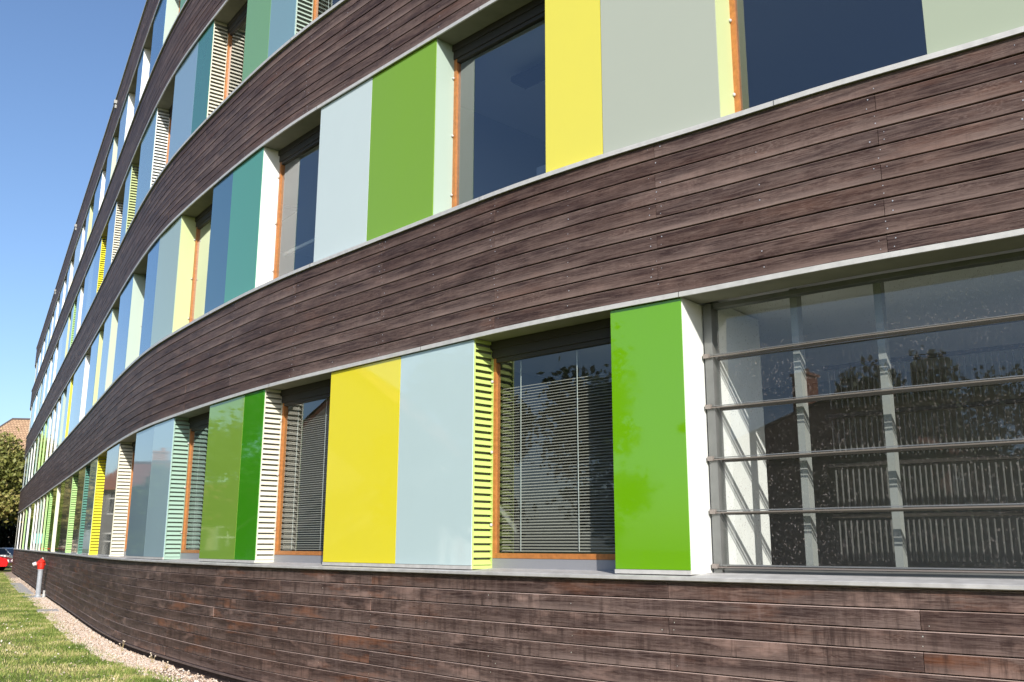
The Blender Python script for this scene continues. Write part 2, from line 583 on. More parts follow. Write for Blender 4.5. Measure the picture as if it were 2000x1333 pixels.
REV = {
    'white':  ('white', (0.76, 0.78, 0.76)),
    'cream':  ('cream', (0.70, 0.68, 0.57)),
    'lime':   ('lime green', (0.50, 0.62, 0.19)),
    'mint':   ('pale mint', (0.39, 0.49, 0.43)),
    'sea':    ('sea green', (0.32, 0.47, 0.39)),
    'yellow': ('yellow', (0.82, 0.74, 0.05)),
    'dkteal': ('dark teal', (0.10, 0.26, 0.21)),
    'grassy': ('light green', (0.42, 0.66, 0.26)),
    'palelime': ('pale lime', (0.50, 0.57, 0.29)),
    'gray':   ('greenish grey', (0.45, 0.52, 0.40)),
}
RM = {k: plain(k + '_reveal_paint', c, 0.45) for k, (n_, c) in REV.items()}

# ================================================================== THE BUILDING
q0, _, _ = plan(0)
bld = empty('office_building')
tag(bld, 'long curving office building with dark timber bands and rows of coloured glass panels', 'building')


def srange(a, b):
    out = [a]
    s = a
    while s < b - 1e-6:
        step = 0.22 if s > -16 else 0.6
        s = min(s + step, b)
        out.append(s)
    if len(out) > 2 and out[-1] - out[-2] < 0.03:
        out.pop(-2)
    return out


MOD = 1.778
JOFF = 1.545


def timber_band(z0, z1, n, label=None, screws=True):
    mb = MB()
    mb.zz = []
    pitch = (z1 - z0) / n
    # dark backing behind the gaps
    ss = srange(FAR_END, NEAR_END)
    mb.sweep([(0.034, z0), (0.034, z1), (0.30, z1), (0.30, z0)], ss, mat=1)
    for r in range(n):
        za = z0 + r * pitch + 0.0060
        zb = z0 + (r + 1) * pitch - 0.0055
        jj = []
        k = -40
        while True:
            s = JOFF + MOD * (2 * k + ((r + 1) % 2))
            if s > NEAR_END: break
            if s > FAR_END: jj.append(s)
            k += 1
        ends = [FAR_END] + jj + [NEAR_END]
        for a, b in zip(ends[:-1], ends[1:]):
            if b - a < 0.1: continue
            rn = random.random()
            dj = random.uniform(-0.0022, 0.0022) + (0.002 if random.random() < .1 else 0)
            tw = random.uniform(-0.0012, 0.0012)
            mb.sweep([(dj, za), (dj + tw, zb - 0.004), (dj + 0.012, zb + 0.001), (0.026, zb + 0.004), (0.026, za), (dj + .003, za - .0015)],
                     srange(a + 0.0022, b - 0.0022), rnd=rn)
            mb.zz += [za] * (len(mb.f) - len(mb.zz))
            if screws:
                nsup = int(round((b - a) / (MOD / 2)))
                for t in range(nsup + 1):
                    s = a + (b - a) * t / max(nsup, 1)
                    if t == 0: s += 0.05
                    if t == nsup: s -= 0.05
                    if s < -7 or s > 6: continue
                    two = t in (0, nsup) or (t == nsup // 2)
                    for zz in ((za + 0.028, zb - 0.030) if two else ((za + zb) / 2,)):
                        if random.random() > (0.72 if z0 > 2 else 0.22): continue
                        q, g, nn = plan(s + random.uniform(-.012, .012))
                        zz += random.uniform(-.005, .005)
                        c = q + nn * (dj - 0.0012)
                        rr = random.choice((0.0028, 0.0036, 0.0046, 0.0054))
                        mb.face([(c[0] + g[0]*rr*math.cos(x), c[1] + g[1]*rr*math.cos(x), zz + rr*math.sin(x)) for x in
                                 [2*math.pi*i/6 for i in range(6)]], mat=2)
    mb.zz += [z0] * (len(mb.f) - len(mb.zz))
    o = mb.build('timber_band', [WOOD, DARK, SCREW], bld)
    if label: o['label'] = label
    return o


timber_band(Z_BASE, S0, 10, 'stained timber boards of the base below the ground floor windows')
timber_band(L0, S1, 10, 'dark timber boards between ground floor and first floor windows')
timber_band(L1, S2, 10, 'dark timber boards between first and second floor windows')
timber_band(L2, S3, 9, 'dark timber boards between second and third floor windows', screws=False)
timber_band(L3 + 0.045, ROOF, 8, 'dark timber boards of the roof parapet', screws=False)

ss_all = srange(FAR_END, NEAR_END)
# plinth and flashing under the base boards
mb = MB(); mb.sweep([(0.05, -0.25), (0.05, Z_BASE), (0.30, Z_BASE), (0.30, -0.25)], ss_all)
mb.build('plinth', PLINTH, bld)
mb = MB(); mb.sweep([(-0.012, Z_BASE - 0.028), (-0.012, Z_BASE - 0.006), (0.06, Z_BASE + 0.003), (0.06, Z_BASE - 0.028)], ss_all)
mb.build('flashing', FLASH, bld)

# metal strips: one at the foot of each window row, one at its head
JT = [JOFF + MOD*1.7*k for k in range(-9, 3)]
for (z, up) in ((S1, 1), (S2, 1), (S3, 1), (L0, 0), (L1, 0), (L2, 0), (L3, 0)):
    mb = MB()
    if up:
        mb.sweep([(-0.030, z - 0.006), (-0.030, z + 0.034), (0.03, z + 0.044), (0.34, z + 0.052), (0.34, z + 0.003), (0.004, z + 0.003)], ss_all)
    else:
        mb.sweep([(-0.008, z - 0.040), (-0.008, z - 0.001), (0.30, z - 0.002), (0.30, z - 0.020), (0.012, z - 0.030), (0.010, z - 0.040)], ss_all)
    for sj in JT:
        sj += (z*3.7) % 1.3
        if up: mb.slab(sj, sj + 0.05, -0.0315, -0.0295, z - 0.005, z + 0.033)
        else: mb.slab(sj, sj + 0.004, -0.0095, -0.0075, z - 0.040, z - 0.001, mat=1)
        if up: mb.slab(sj - 0.003, sj, -0.0325, -0.0295, z - 0.005, z + 0.033, mat=1)
    mb.build('metal_strip', [METAL, DARK], bld)
mb = MB()
mb.sweep([(-0.03, ROOF), (-0.03, ROOF + 0.05), (0.35, ROOF + 0.06), (0.35, ROOF + 0.002)], ss_all)
mb.build('coping', METAL, bld)
# ledge above the base
mb = MB()
mb.sweep([(-0.045, S0 + 0.012), (-0.045, S0 + 0.034), (-0.030, S0 + 0.040), (0.30, S0 + 0.062), (0.30, S0 + 0.004), (-0.02, S0 + 0.004)], ss_all)
mb.build('window_ledge', LEDGE, bld)
# soffits over the window rows
for z in (L0, L1, L2, L3):
    mb = MB()
    mb.sweep([(0.013, z - 0.024), (0.31, z - 0.024), (0.31, z - 0.034), (0.013, z - 0.034)], ss_all)
    mb.build('soffit', SOFFIT, bld)

# floors, ceilings, back wall, roof
for zlo, zhi in ((-0.3, S0 + 0.0), (L0 + 0.01, S1 - 0.02), (L1 + 0.01, S2 - 0.02), (L2 + 0.01, S3 - 0.02), (L3 + 0.01, ROOF - 0.15)):
    mb = MB()
    for a, b in zip(ss_all[:-1], ss_all[1:]):
        pa = [P(a, 0.31, zlo), P(b, 0.31, zlo), P(b, 5.0, zlo), P(a, 5.0, zlo)]
        pb = [(x, y, zhi) for x, y, _ in pa]
        mb.face(pa, mat=0); mb.face(pb[::-1], mat=1)
        mb.face([pa[0], pa[1], pb[1], pb[0]], mat=0)
    mb.build('floor_slab', [INCEIL, INFLOOR], bld)
mb = MB()
mb.sweep([(4.7, -0.3), (4.7, ROOF), (5.0, ROOF), (5.0, -0.3)], srange(FAR_END, NEAR_END))
mb.sweep([(0.31, -0.3), (0.31, ROOF - 0.1), (4.7, ROOF - 0.1), (4.7, -0.3)], [FAR_END - 0.15, FAR_END], mat=0)
mb.sweep([(0.0, -0.3), (0.0, ROOF), (4.7, ROOF), (4.7, -0.3)], [NEAR_END, NEAR_END + 0.15], mat=0)
mb.build('back_wall', INWALL, bld)
mb = MB()
mb.sweep([(0.30, ROOF - 0.15), (0.30, ROOF - 0.02), (5.2, ROOF - 0.02), (5.2, ROOF - 0.15)], srange(FAR_END, NEAR_END))
mb.build('roof', HEAD, bld)

WD = 0.27       # depth of the window plane


def panel(s0, s1, z0, z1, key, rail=False):
    mb = MB()
    mb.slab(s0, s1, 0.022, 0.032, z0, z1, off0=0.004, off1=-0.004)
    o = mb.build('glass_panel', PM[key], bld)
    o['label'] = COL[key][0] + ' glass panel'
    if rail:
        mb = MB()
        mb.slab(s0, s1, 0.016, 0.040, z0 - 0.034, z0 - 0.003)
        mb.build('rail', METAL, o)
    return o


def body(s0, s1, z0, z1, inset):
    mb = MB()
    mb.slab(s0, s1, 0.036, 0.335, z0 + 0.002, z1 - 0.002, off1=-inset)
    return mb.build('panel_core', BODY, bld)


def reveal(s, z0, z1, key, louvre, deep=0.0):
    """side face of a panel group, looking towards +s"""
    q, g, n = plan(s)
    d0, d1 = 0.030, WD + 0.012 + deep
    mb = MB()

    def pt(t, dd, z): return (*(q + g * t + n * dd), z)

    def blk(t0, t1, a, b, za, zb):
        mb.hexa([pt(t0, a, za), pt(t1, a, za), pt(t1, b, za), pt(t0, b, za)],
                [pt(t0, a, zb), pt(t1, a, zb), pt(t1, b, zb), pt(t0, b, zb)])
    if not louvre:
        blk(-0.012, 0.0, d0, d1, z0, z1)
    else:
        blk(-0.03, 0.003, d0, d0 + 0.014, z0, z1)
        blk(-0.03, 0.003, d1 - 0.014, d1, z0, z1)
        blk(-0.03, 0.001, d0 + 0.014, d1 - 0.014, z0, z0 + 0.03)
        blk(-0.03, 0.001, d0 + 0.014, d1 - 0.014, z1 - 0.03, z1)
        pitch = 0.0635
        k = 0
        z = z0 + 0.032
        while z + 0.06 < z1:
            # sloping blade, low edge outwards
            a, b = d0 + 0.0145, d1 - 0.0145
            lo, hi = z + 0.006, z + 0.039
            A = [pt(0.002, a, lo), pt(0.002, b, lo), pt(-0.034, b, hi + .010), pt(-0.034, a, hi + .010)]
            B = [pt(0.000, a, lo - 0.003), pt(0.000, b, lo - 0.003), pt(-0.037, b, hi + .007), pt(-0.037, a, hi + .007)]
            mb.hexa(A, B)
            z += pitch
    o = mb.build('louvre_side' if louvre else 'side_reveal', RM[key], bld)
    o['label'] = REV[key][0] + (' louvred side of the panel box' if louvre else ' smooth side of the panel box')
    return o


def window(s0, s1, z0, z1, glass, frame=None, blind=0, apron=False, near=True, curtain=False, knobs=True):
    """s0 left end (at the reveal), s1 right end"""
    frame = frame or ORANGE
    q0, _, _ = plan(s0); q1, _, _ = plan(s1)
    L = float(np.linalg.norm(q1 - q0))
    t = (q1 - q0) / L
    n = np.array((-t[1], t[0]))

    def blk(mb, a, b, d0, d1, za, zb, mat=0):
        A, B = q0 + t*a, q0 + t*b
        p = [(*(A+n*d0), za), (*(B+n*d0), za), (*(B+n*d1), za), (*(A+n*d1), za)]
        mb.hexa(p, [(x, y, zb) for x, y, _ in p], mat)
    w = empty('window', (float(q0[0]+n[0]*WD), float(q0[1]+n[1]*WD), z0), 0, bld)
    inv = (w.location.x, w.location.y, w.location.z)
    zz0, zz1 = z0, z1
    if apron:
        mb = MB()
        blk(mb, 0.0, L, WD, WD + 0.06, z0, z0 + 0.085)
        mb.build('apron', APRON, w, offset=inv)
        zz0 = z0 + 0.088
    head = 0.16
    mb = MB()
    blk(mb, 0.0, L, WD - 0.01, WD + 0.10, z1 - head, z1, 0)
    blk(mb, 0.0, L, WD - 0.03, WD - 0.012, z1 - head * .45, z1 - 0.002, 0)
    mb.build('shade_box', HEAD, w, offset=inv)
    zz1 = z1 - head - 0.002
    mb = MB()
    fw = 0.050
    blk(mb, 0.004, fw, WD + 0.002, WD + 0.062, zz0, zz1)
    blk(mb, L - fw, L - 0.002, WD + 0.002, WD + 0.062, zz0, zz1)
    blk(mb, fw, L - fw, WD + 0.004, WD + 0.060, zz0, zz0 + 0.045)
    blk(mb, fw, L - fw, WD + 0.004, WD + 0.060, zz1 - 0.04, zz1, 1)  # top rail coloured dark for the shade under the soffit
    mb.build('frame', [frame, HEAD], w, offset=inv)
    mb = MB()
    A, B = q0 + t*fw + n*(WD+0.03), q0 + t*(L-fw) + n*(WD+0.03)
    mb.face([(*A, zz0+0.045), (*B, zz0+0.045), (*B, zz1-0.04), (*A, zz1-0.04)])
    pn = mb.build('pane', glass, w, offset=inv)
    if knobs and near:
        for fz in (0.16, 0.52, 0.88):
            mb = MB()
            c = q0 + t*0.012 + n*(WD - 0.012)
            mb.lathe((c[0], c[1], zz0 + (zz1-zz0)*fz), [(0.0, -0.016), (0.011, -0.012), (0.016, 0), (0.011, 0.012), (0.0, 0.016)], 10)
            mb.build('catch', METAL, w, smooth=True, offset=inv)
    if blind > 0:
        mb = MB()
        zb0, zb1 = zz0 + 0.06, zz0 + 0.06 + (zz1 - zz0 - 0.10) * blind
        z = zb0
        dd = WD + 0.085
        while z < zb1:
            A0, B0 = q0 + t*(fw+.01) + n*(dd-0.010), q0 + t*(L-fw-.01) + n*(dd-0.010)
            A1, B1 = q0 + t*(fw+.01) + n*(dd+0.010), q0 + t*(L-fw-.01) + n*(dd+0.010)
            mb.face([(*A0, z), (*B0, z), (*B1, z + 0.011), (*A1, z + 0.011)])
            z += 0.0262
        for fx in (0.17, 0.62):
            a = fw + (L - 2*fw) * fx
            blk(mb, a, a + 0.007, dd - 0.018, dd - 0.015, zb0, zz1 - .05, 1)
        mb.build('blind', [BLIND, CORD], w, offset=inv)
    if curtain:
        mb = MB()
        blk(mb, fw, L-fw, WD+0.10, WD+0.14, zz0+0.52, zz0+0.56)
        mb.build('inner_rail', FRAMEG, w, offset=inv)
    return w


# rows: z of panel foot, panel head, window foot, window head
ROW = {'G': (S0 + 0.085, L0 - 0.045, S0 + 0.060, L0 - 0.036),
       '1': (S1 + 0.046, L1 - 0.045, S1 + 0.050, L1 - 0.036),
       '2': (S2 + 0.046, L2 - 0.045, S2 + 0.050, L2 - 0.036),
       '3': (S3 + 0.046, L3 - 0.045, S3 + 0.050, L3 - 0.036)}
# each unit, from right to left: (corner s, reveal colour, louvred?, [(panel left end, colour), ...]); windows fill the gaps
UN = {  # blue tones guessed for the far bays have the reflected sky painted in
 'G': [(1.73, 'white', 0, [(1.07, 'green')]),
       (-0.53, 'lime', 1, [(-1.66, 'iceblue'), (-2.95, 'yellow')]),
       (-4.49, 'cream', 1, [(-5.07, 'dkgreen'), (-6.29, 'ltgreen')]),
       (-7.86, 'sea', 1, [(-8.93, 'palegray'), (-10.27, 'grayblue')]),  # both panels light blue; their differing reflections painted as two tones
       (-12.06, 'cream', 1, [(-13.83, 'olive')]),
       (-15.57, 'yellow', 1, [(-17.03, 'grayblue')]),
       (-18.25, 'dkteal', 1, [(-19.93, 'olive')]),
       (-21.77, 'grassy', 1, [(-24.2, 'olive'), (-25.6, 'ltgreen')]),
       (-27.27, 'cream', 0, [(-28.9, 'ltgreen')]),
       (-30.53, 'grassy', 1, [(-31.1, 'dkgreen')]),
       (-32.30, 'grassy', 0, [(-32.9, 'olive')]),
       (-34.10, 'cream', 0, [(-34.7, 'teal')]),
       (-36.10, 'mint', 0, [(-36.8, 'olive')]),
       (-38.35, 'white', 0, [(-39.0, 'olive')]),
       (-40.5, 'white', 0, [(-41.6, 'ltgreen'), (-43.2, 'ltgreen')]),
       (-45.2, 'white', 0, [(-46.9, 'milk')]),
       (-48.7, 'grassy', 0, [(-50.3, 'olive')]),
       (-51.9, 'cream', 0, [(-54.0, 'olive')]),
       (-55.8, 'white', 0, [(-57.6, 'olive')]), (-59.2, 'cream', 0, [(-65, 'olive')])],
 '1': [(7.0, 'white', 0, [(3.68, 'sage')]),
       (2.14, 'palelime', 0, [(1.03, 'warmgray'), (0.39, 'paleyellow')]),
       (-1.19, 'mint', 0, [(-2.36, 'grass'), (-3.45, 'milk')]),
       (-4.98, 'white', 0, [(-6.03, 'teal'), (-6.83, 'slate')]),
       (-8.36, 'palelime', 0, [(-9.74, 'palesage'), (-10.72, 'blue')]),
       (-12.35, 'mint', 0, [(-14.15, 'blue')]),
       (-15.54, 'gray', 0, [(-17.0, 'skyblue')]),
       (-18.15, 'palelime', 0, [(-20.0, 'blue')]),
       (-21.60, 'white', 0, [(-23.5, 'grayblue'), (-25.1, 'skyblue')]),
       (-26.3, 'yellow', 0, [(-27.5, 'skyblue')]),
       (-29.0, 'mint', 0, [(-29.9, 'seablue')]),
       (-31.2, 'white', 0, [(-32.1, 'olive')]),
       (-33.6, 'cream', 0, [(-34.5, 'olive')]),
       (-36.0, 'white', 0, [(-37.3, 'ltgreen')]),
       (-38.7, 'grassy', 0, [(-40.0, 'ltgreen')]),
       (-41.5, 'grassy', 0, [(-42.8, 'olive')]),
       (-44.3, 'mint', 0, [(-45.8, 'teal')]),
       (-47.3, 'white', 0, [(-49.0, 'skyblue')]),
       (-50.4, 'white', 0, [(-52.0, 'skyblue')]),
       (-53.4, 'mint', 0, [(-55.6, 'skyblue')]), (-57.1, 'white', 0, [(-65, 'skyblue')])],
 '2': [(-0.9, 'white', 0, [(-2.68, 'milk')]),
       (-4.25, 'mint', 1, [(-5.04, 'seablue'), (-5.94, 'softgreen')]),
       (-7.45, 'cream', 1, [(-8.22, 'dkteal'), (-9.63, 'skyblue')]),
       (-11.21, 'white', 1, [(-13.02, 'seablue')]),
       (-14.40, 'palelime', 1, [(-15.36, 'seablue')]),
       (-17.03, 'cream', 1, [(-18.63, 'blue')]),
       (-20.26, 'yellow', 1, [(-22.0, 'blue'), (-23.3, 'skyblue'), (-24.7, 'blue')]),
       (-26.1, 'cream', 0, [(-27.2, 'skyblue')]),
       (-28.42, 'grassy', 1, [(-29.4, 'seablue')]),
       (-30.65, 'palelime', 0, [(-33.0, 'skyblue'), (-35.2, 'milk')]),
       (-37.0, 'white', 0, [(-38.6, 'skyblue')]),
       (-40.2, 'white', 0, [(-42.6, 'milk')]),
       (-44.0, 'cream', 0, [(-45.9, 'skyblue')]),
       (-47.4, 'mint', 1, [(-50.4, 'milk')]),
       (-52.0, 'white', 0, [(-55.6, 'skyblue')]), (-57.2, 'white', 0, [(-65, 'milk')])],
 '3': [(-6.6, 'white', 0, [(-9.76, 'softgreen')]),
       (-11.27, 'mint', 0, [(-12.83, 'blue')]),
       (-14.20, 'white', 0, [(-15.05, 'blue')]),
       (-16.69, 'white', 0, [(-18.2, 'skyblue')]),
       (-19.64, 'gray', 0, [(-21.0, 'blue')]),
       (-22.40, 'white', 0, [(-24.3, 'blue')]),
       (-25.8, 'palelime', 0, [(-26.9, 'skyblue')]),
       (-28.2, 'white', 0, [(-31.0, 'milk')]),
       (-33.0, 'cream', 0, [(-34.5, 'skyblue')]),
       (-36.2, 'white', 0, [(-38.3, 'skyblue')]),
       (-40.0, 'white', 0, [(-41.9, 'milk')]),
       (-43.3, 'cream', 0, [(-45.0, 'skyblue')]),
       (-46.6, 'mint', 0, [(-48.4, 'skyblue')]),
       (-50.0, 'white', 0, [(-52.0, 'skyblue')]),
       (-53.6, 'white', 0, [(-55.6, 'skyblue')]), (-57.2, 'cream', 0, [(-65, 'milk')])],
}
# row, corner at the window's left end -> options
WOPT = {('G', -0.53): dict(blind=0.86), ('G', -4.49): dict(blind=0.90), ('G', -7.86): dict(blind=0.93),
        ('G', -12.06): dict(blind=0.93),
        ('1', -4.98): dict(curtain=True), ('2', -4.25): dict(blind=0.95)}
lamp_spots = []
for row, units in UN.items():
    pz0, pz1, wz0, wz1 = ROW[row]
    prev_left = None
    for (sc, rk, lv, pans) in units:
        a = sc
        for (sl_, key) in pans:
            panel(sl_, a, pz0, pz1, key, rail=(row == 'G' and sl_ > -20))
            a = sl_
        left = pans[-1][0]
        body(left, sc, pz0 - 0.03 if row == 'G' else pz0, pz1, 0.046 if lv else 0.014)
        reveal(sc, wz0 if row != 'G' else wz0 - 0.006, wz1, rk, lv, 0.10 if (row, sc) == ('G', 1.73) else 0.0)
        if prev_left is not None and prev_left - sc > 0.3:
            opt = WOPT.get((row, sc), {})
            if row in '123' and 'blind' not in opt and 'curtain' not in opt:
                gl = GLASSN
            else:
                gl = GLASS
            window(sc, prev_left, wz0, wz1, gl, apron=(row == 'G'), near=sc > -17, **opt)
            lamp_spots.append((row, (sc + prev_left) / 2))
        prev_left = left

# rooms behind the windows: cross walls behind each panel group, ceiling lamps
for row, units in UN.items():
    z0, z1 = ROW[row][2] - 0.06, ROW[row][3] + 0.05
    mb = MB()
    for k, (sc, rk, lv, pans) in enumerate(units):
        if k % 2 == 0 and row != 'G' or (row == 'G' and k % 2 == 1):
            sm = (sc + pans[-1][0]) / 2
            mb.slab(sm - 0.05, sm + 0.05, 0.34, 4.7, z0, z1)
    mb.build('partition', INWALL, bld)
for row, sm in lamp_spots:
    if sm < -16 or row == 'G': continue
    z = ROW[row][3] + 0.02
    mb = MB()
    mb.slab(sm - 0.75, sm + 0.85, 1.10, 1.34, z - 0.14, z - 0.08)
    mb.slab(sm - 0.5, sm - 0.48, 1.34, 1.36, z - 0.08, z + 0.03)
    mb.slab(sm + 0.48, sm + 0.5, 1.34, 1.36, z - 0.08, z + 0.03)
    mb.build('ceiling_lamp', HEAD, bld)
# cupboard and binders by the first floor window
mb = MB()
z = S1 + 0.03
mb.slab(-0.55, 0.1, 0.9, 1.4, z, z + 0.62)
mb.slab(-1.05, -0.75, 0.65, 0.95, z, z + 0.34, mat=1)
mb.slab(-1.10, -0.80, 0.50, 0.62, z, z + 0.16, mat=2)
mb.build('cupboard', [DESK, YELLOWBOX, WHITE], bld)

# ------------------------------------------------------------------ the big ground floor window
bw = empty('window', (0, 0, 0), 0, bld)
bw['label'] = 'wide window of five sloping glass louvres'
BL, BR = 1.74, 8.6
z0w, z1w = S0 + 0.055, L0 - 0.036
D0 = 0.37
ssw = srange(BL + 0.004, BR)
mb = MB()
mb.slab(BL + 0.006, BL + 0.075, D0 - 0.02, D0 + 0.10, z0w, z1w)
mb.sweep([(D0, z0w), (D0, z0w + 0.045), (D0 + 0.09, z0w + 0.05), (D0 + 0.09, z0w)], srange(BL + 0.08, BR))
mb.sweep([(D0, z1w - 0.035), (D0, z1w), (D0 + 0.09, z1w), (D0 + 0.09, z1w - 0.035)], srange(BL + 0.08, BR))
mb.build('frame', FRAMEG, bw)
nb = 5
ph = (z1w - 0.035 - z0w - 0.045) / nb
s_seg = [BL + 0.08, 3.3, 4.9, 6.5, 8.1, BR]
for k in range(nb):
    za = z0w + 0.045 + k * ph
    zb = za + ph
    mb = MB()
    for a, b in zip(s_seg[:-1], s_seg[1:]):
        # pane leans: foot further out than its head
        A0, B0 = P(a, D0 + 0.022, za + 0.012), P(b, D0 + 0.022, za + 0.012)
        A1, B1 = P(a, D0 + 0.030, zb - 0.006), P(b, D0 + 0.030, zb - 0.006)
        mb.face([A0, B0, B1, A1])
    pn = mb.build('pane', GLASSD, bw)
    mb = MB()
    mb.sweep([(D0 - 0.040, za - 0.002), (D0 - 0.042, za + 0.006), (D0 - 0.032, za + 0.008), (D0 - 0.024, za - 0.001)], srange(BL + 0.03, BR))
    mb.sweep([(D0 - 0.026, za + 0.014), (D0 - 0.024, za + 0.020), (D0 + 0.00, za + 0.024), (D0 - 0.004, za + 0.016)], srange(BL + 0.03, BR), mat=1)
    mb.sweep([(D0 + 0.05, za - 0.012), (D0 + 0.05, za + 0.012), (D0 + 0.085, za + 0.012), (D0 + 0.085, za - 0.012)], srange(BL + 0.08, BR), mat=2)
    # pivot bracket at the left end
    mb.slab(BL + 0.004, BL + 0.05, D0 - 0.05, D0 - 0.02, za - 0.006, za + 0.028, mat=0)
    mb.build('louvre_rail', [RAIL, FRAMEG, HEAD], bw)
# inside: white side wall, posts, tube radiators
mb = MB()
mb.slab(BL - 0.06, BL + 0.075, D0 + 0.105, 1.25, S0 + 0.0, L0)
mb.build('inner_side_wall', WHITE, bw)
mb = MB()
for s_, dd in ((2.40, 0.50), (3.02, 0.62), (5.2, 0.6), (7.3, 0.6)):
    mb.slab(s_, s_ + 0.055, dd, dd + 0.09, S0, L0 + 0.01)
mb.build('inner_post', POST, bw)
mb = MB()
for k in range(nb):
    za = z0w + 0.045 + k * ph
    if k > 3: continue
    s_ = 2.35
    while s_ < 4.75:
        for (u0, u1) in ((0.05, 0.36),):
            a = P(s_, 1.30, za + u0); b = P(s_, 1.30, za + u1)
            mb.tube([a, b], 0.0065, 5)
        s_ += 0.047
    mb.sweep([(1.29, za + 0.38), (1.29, za + 0.41), (1.33, za + 0.41), (1.33, za + 0.38)], srange(2.3, 4.8), mat=1)
mb.build('tube_radiator', [RADI, HEAD], bw)

# small fittings on the parapet
for s_ in (-19.55, -31.44, -42.3):
    mb = MB()
    mb.slab(s_ - 0.07, s_ + 0.07, -0.08, 0.0, ROOF - 0.22, ROOF - 0.12)
    mb.slab(s_ - 0.03, s_ + 0.03, -0.05, 0.0, ROOF - 0.34, ROOF - 0.24)
    mb.build('floodlight', FRAMEG, bld)

# ================================================================== GROUND
def ground_pt(s, dep, z=0.0): return P(s, dep, z)


def noise_mat(name, c1, c2, scale, c3=None, rough=0.95, bump=0.4, scale2=0.5):
    m, nt, b = newmat(name)
    tc = N(nt, 'ShaderNodeTexCoord')
    n1 = N(nt, 'ShaderNodeTexNoise'); n1.inputs['Scale'].default_value = scale; n1.inputs['Detail'].default_value = 8
    n2 = N(nt, 'ShaderNodeTexNoise'); n2.inputs['Scale'].default_value = scale2; n2.inputs['Detail'].default_value = 4
    nt.links.new(tc.outputs['Object'], n1.inputs[0]); nt.links.new(tc.outputs['Object'], n2.inputs[0])
    r = N(nt, 'ShaderNodeMapRange'); r.inputs[1].default_value = .35; r.inputs[2].default_value = .65
    nt.links.new(n1.outputs[0], r.inputs[0])
    x = N(nt, 'ShaderNodeMix', data_type='RGBA')
    nt.links.new(r.outputs[0], x.inputs[0]); x.inputs[6].default_value = (*c1, 1); x.inputs[7].default_value = (*c2, 1)
    last = x.outputs[2]
    if c3:
        r2 = N(nt, 'ShaderNodeMapRange'); r2.inputs[1].default_value = .5; r2.inputs[2].default_value = .7
        nt.links.new(n2.outputs[0], r2.inputs[0])
        y = N(nt, 'ShaderNodeMix', data_type='RGBA')
        nt.links.new(r2.outputs[0], y.inputs[0]); nt.links.new(last, y.inputs[6]); y.inputs[7].default_value = (*c3, 1)
        last = y.outputs[2]
    nt.links.new(last, b.inputs['Base Color'])
    b.inputs['Roughness'].default_value = rough
    b.inputs['Specular IOR Level'].default_value = 0.2
    bp = N(nt, 'ShaderNodeBump'); bp.inputs['Strength'].default_value = bump; bp.inputs['Distance'].default_value = .02
    nt.links.new(n1.outputs[0], bp.inputs['Height']); nt.links.new(bp.outputs[0], b.inputs['Normal'])
    return m


SOIL = noise_mat('lawn_soil', (0.10, 0.135, 0.032), (0.19, 0.21, 0.065), 14, (0.27, 0.25, 0.11))
ASPH = noise_mat('asphalt', (0.045, 0.045, 0.047), (0.07, 0.07, 0.072), 30)
GRAVB = noise_mat('gravel_bed', (0.30, 0.22, 0.17), (0.55, 0.44, 0.37), 45)
PAVE = noise_mat('concrete_paver', (0.36, 0.35, 0.35), (0.48, 0.46, 0.45), 12)

mb = MB()
mb.box(-420, 420, -420, 420, -0.6, -0.055)
tag(mb.build('ground', noise_mat('meadow', (0.09, 0.12, 0.03), (0.17, 0.18, 0.06), 2)), kind='structure')
# lawn sheet follows the facade
LAWN_EDGE = -0.49
gs = srange(-72, 9)
mb = MB()
for a, b in zip(gs[:-1], gs[1:]):
    prev = None
    for d0_, d1_ in ((LAWN_EDGE, -3), (-3, -7), (-7, -12.5)):
        mb.face([P(a, d1_, 0), P(b, d1_, 0), P(b, d0_, 0), P(a, d0_, 0)])
    mb.face([P(a, LAWN_EDGE, -0.06), P(b, LAWN_EDGE, -0.06), P(b, LAWN_EDGE, 0), P(a, LAWN_EDGE, 0)])
lawn = mb.build('lawn', SOIL)
tag(lawn, kind='structure')
mb = MB()
for a, b in zip(gs[:-1], gs[1:]):
    mb.face([P(a, LAWN_EDGE - 0.02, -0.018), P(b, LAWN_EDGE - 0.02, -0.018), P(b, 0.06, -0.018), P(a, 0.06, -0.018)])
tag(mb.build('gravel_strip', GRAVB), kind='structure')
mb = MB()
for a, b in zip(gs[:-1], gs[1:]):
    mb.face([P(a, -19.5, -0.04), P(b, -19.5, -0.04), P(b, -12.5, -0.04), P(a, -12.5, -0.04)])
    mb.hexa([P(a, -12.52, -0.05), P(b, -12.52, -0.05), P(b, -12.4, -0.05), P(a, -12.4, -0.05)],
            [P(a, -12.52, 0.05), P(b, -12.52, 0.05), P(b, -12.4, 0.05), P(a, -12.4, 0.05)], mat=1)
mb.box(-70, 40, 66, 74, -0.052, -0.03)
tag(mb.build('road', [ASPH, PAVE]), kind='structure')

# pebbles
PEB = plain('pebble', (0.55, 0.42, 0.35), 0.8)
m, nt, b = newmat('pebble_mix')
at = N(nt, 'ShaderNodeAttribute', attribute_name='rnd')
cr = N(nt, 'ShaderNodeValToRGB')
cr.color_ramp.elements[0].color = (0.42, 0.29, 0.20, 1); cr.color_ramp.elements[1].color = (0.80, 0.72, 0.62, 1)
e = cr.color_ramp.elements.new(0.4); e.color = (0.66, 0.52, 0.40, 1)
e = cr.color_ramp.elements.new(0.7); e.color = (0.62, 0.52, 0.45, 1)
nt.links.new(at.outputs['Fac'], cr.inputs[0]); nt.links.new(cr.outputs[0], b.inputs['Base Color']); b.inputs['Roughness'].default_value = 0.8
PEBM = m


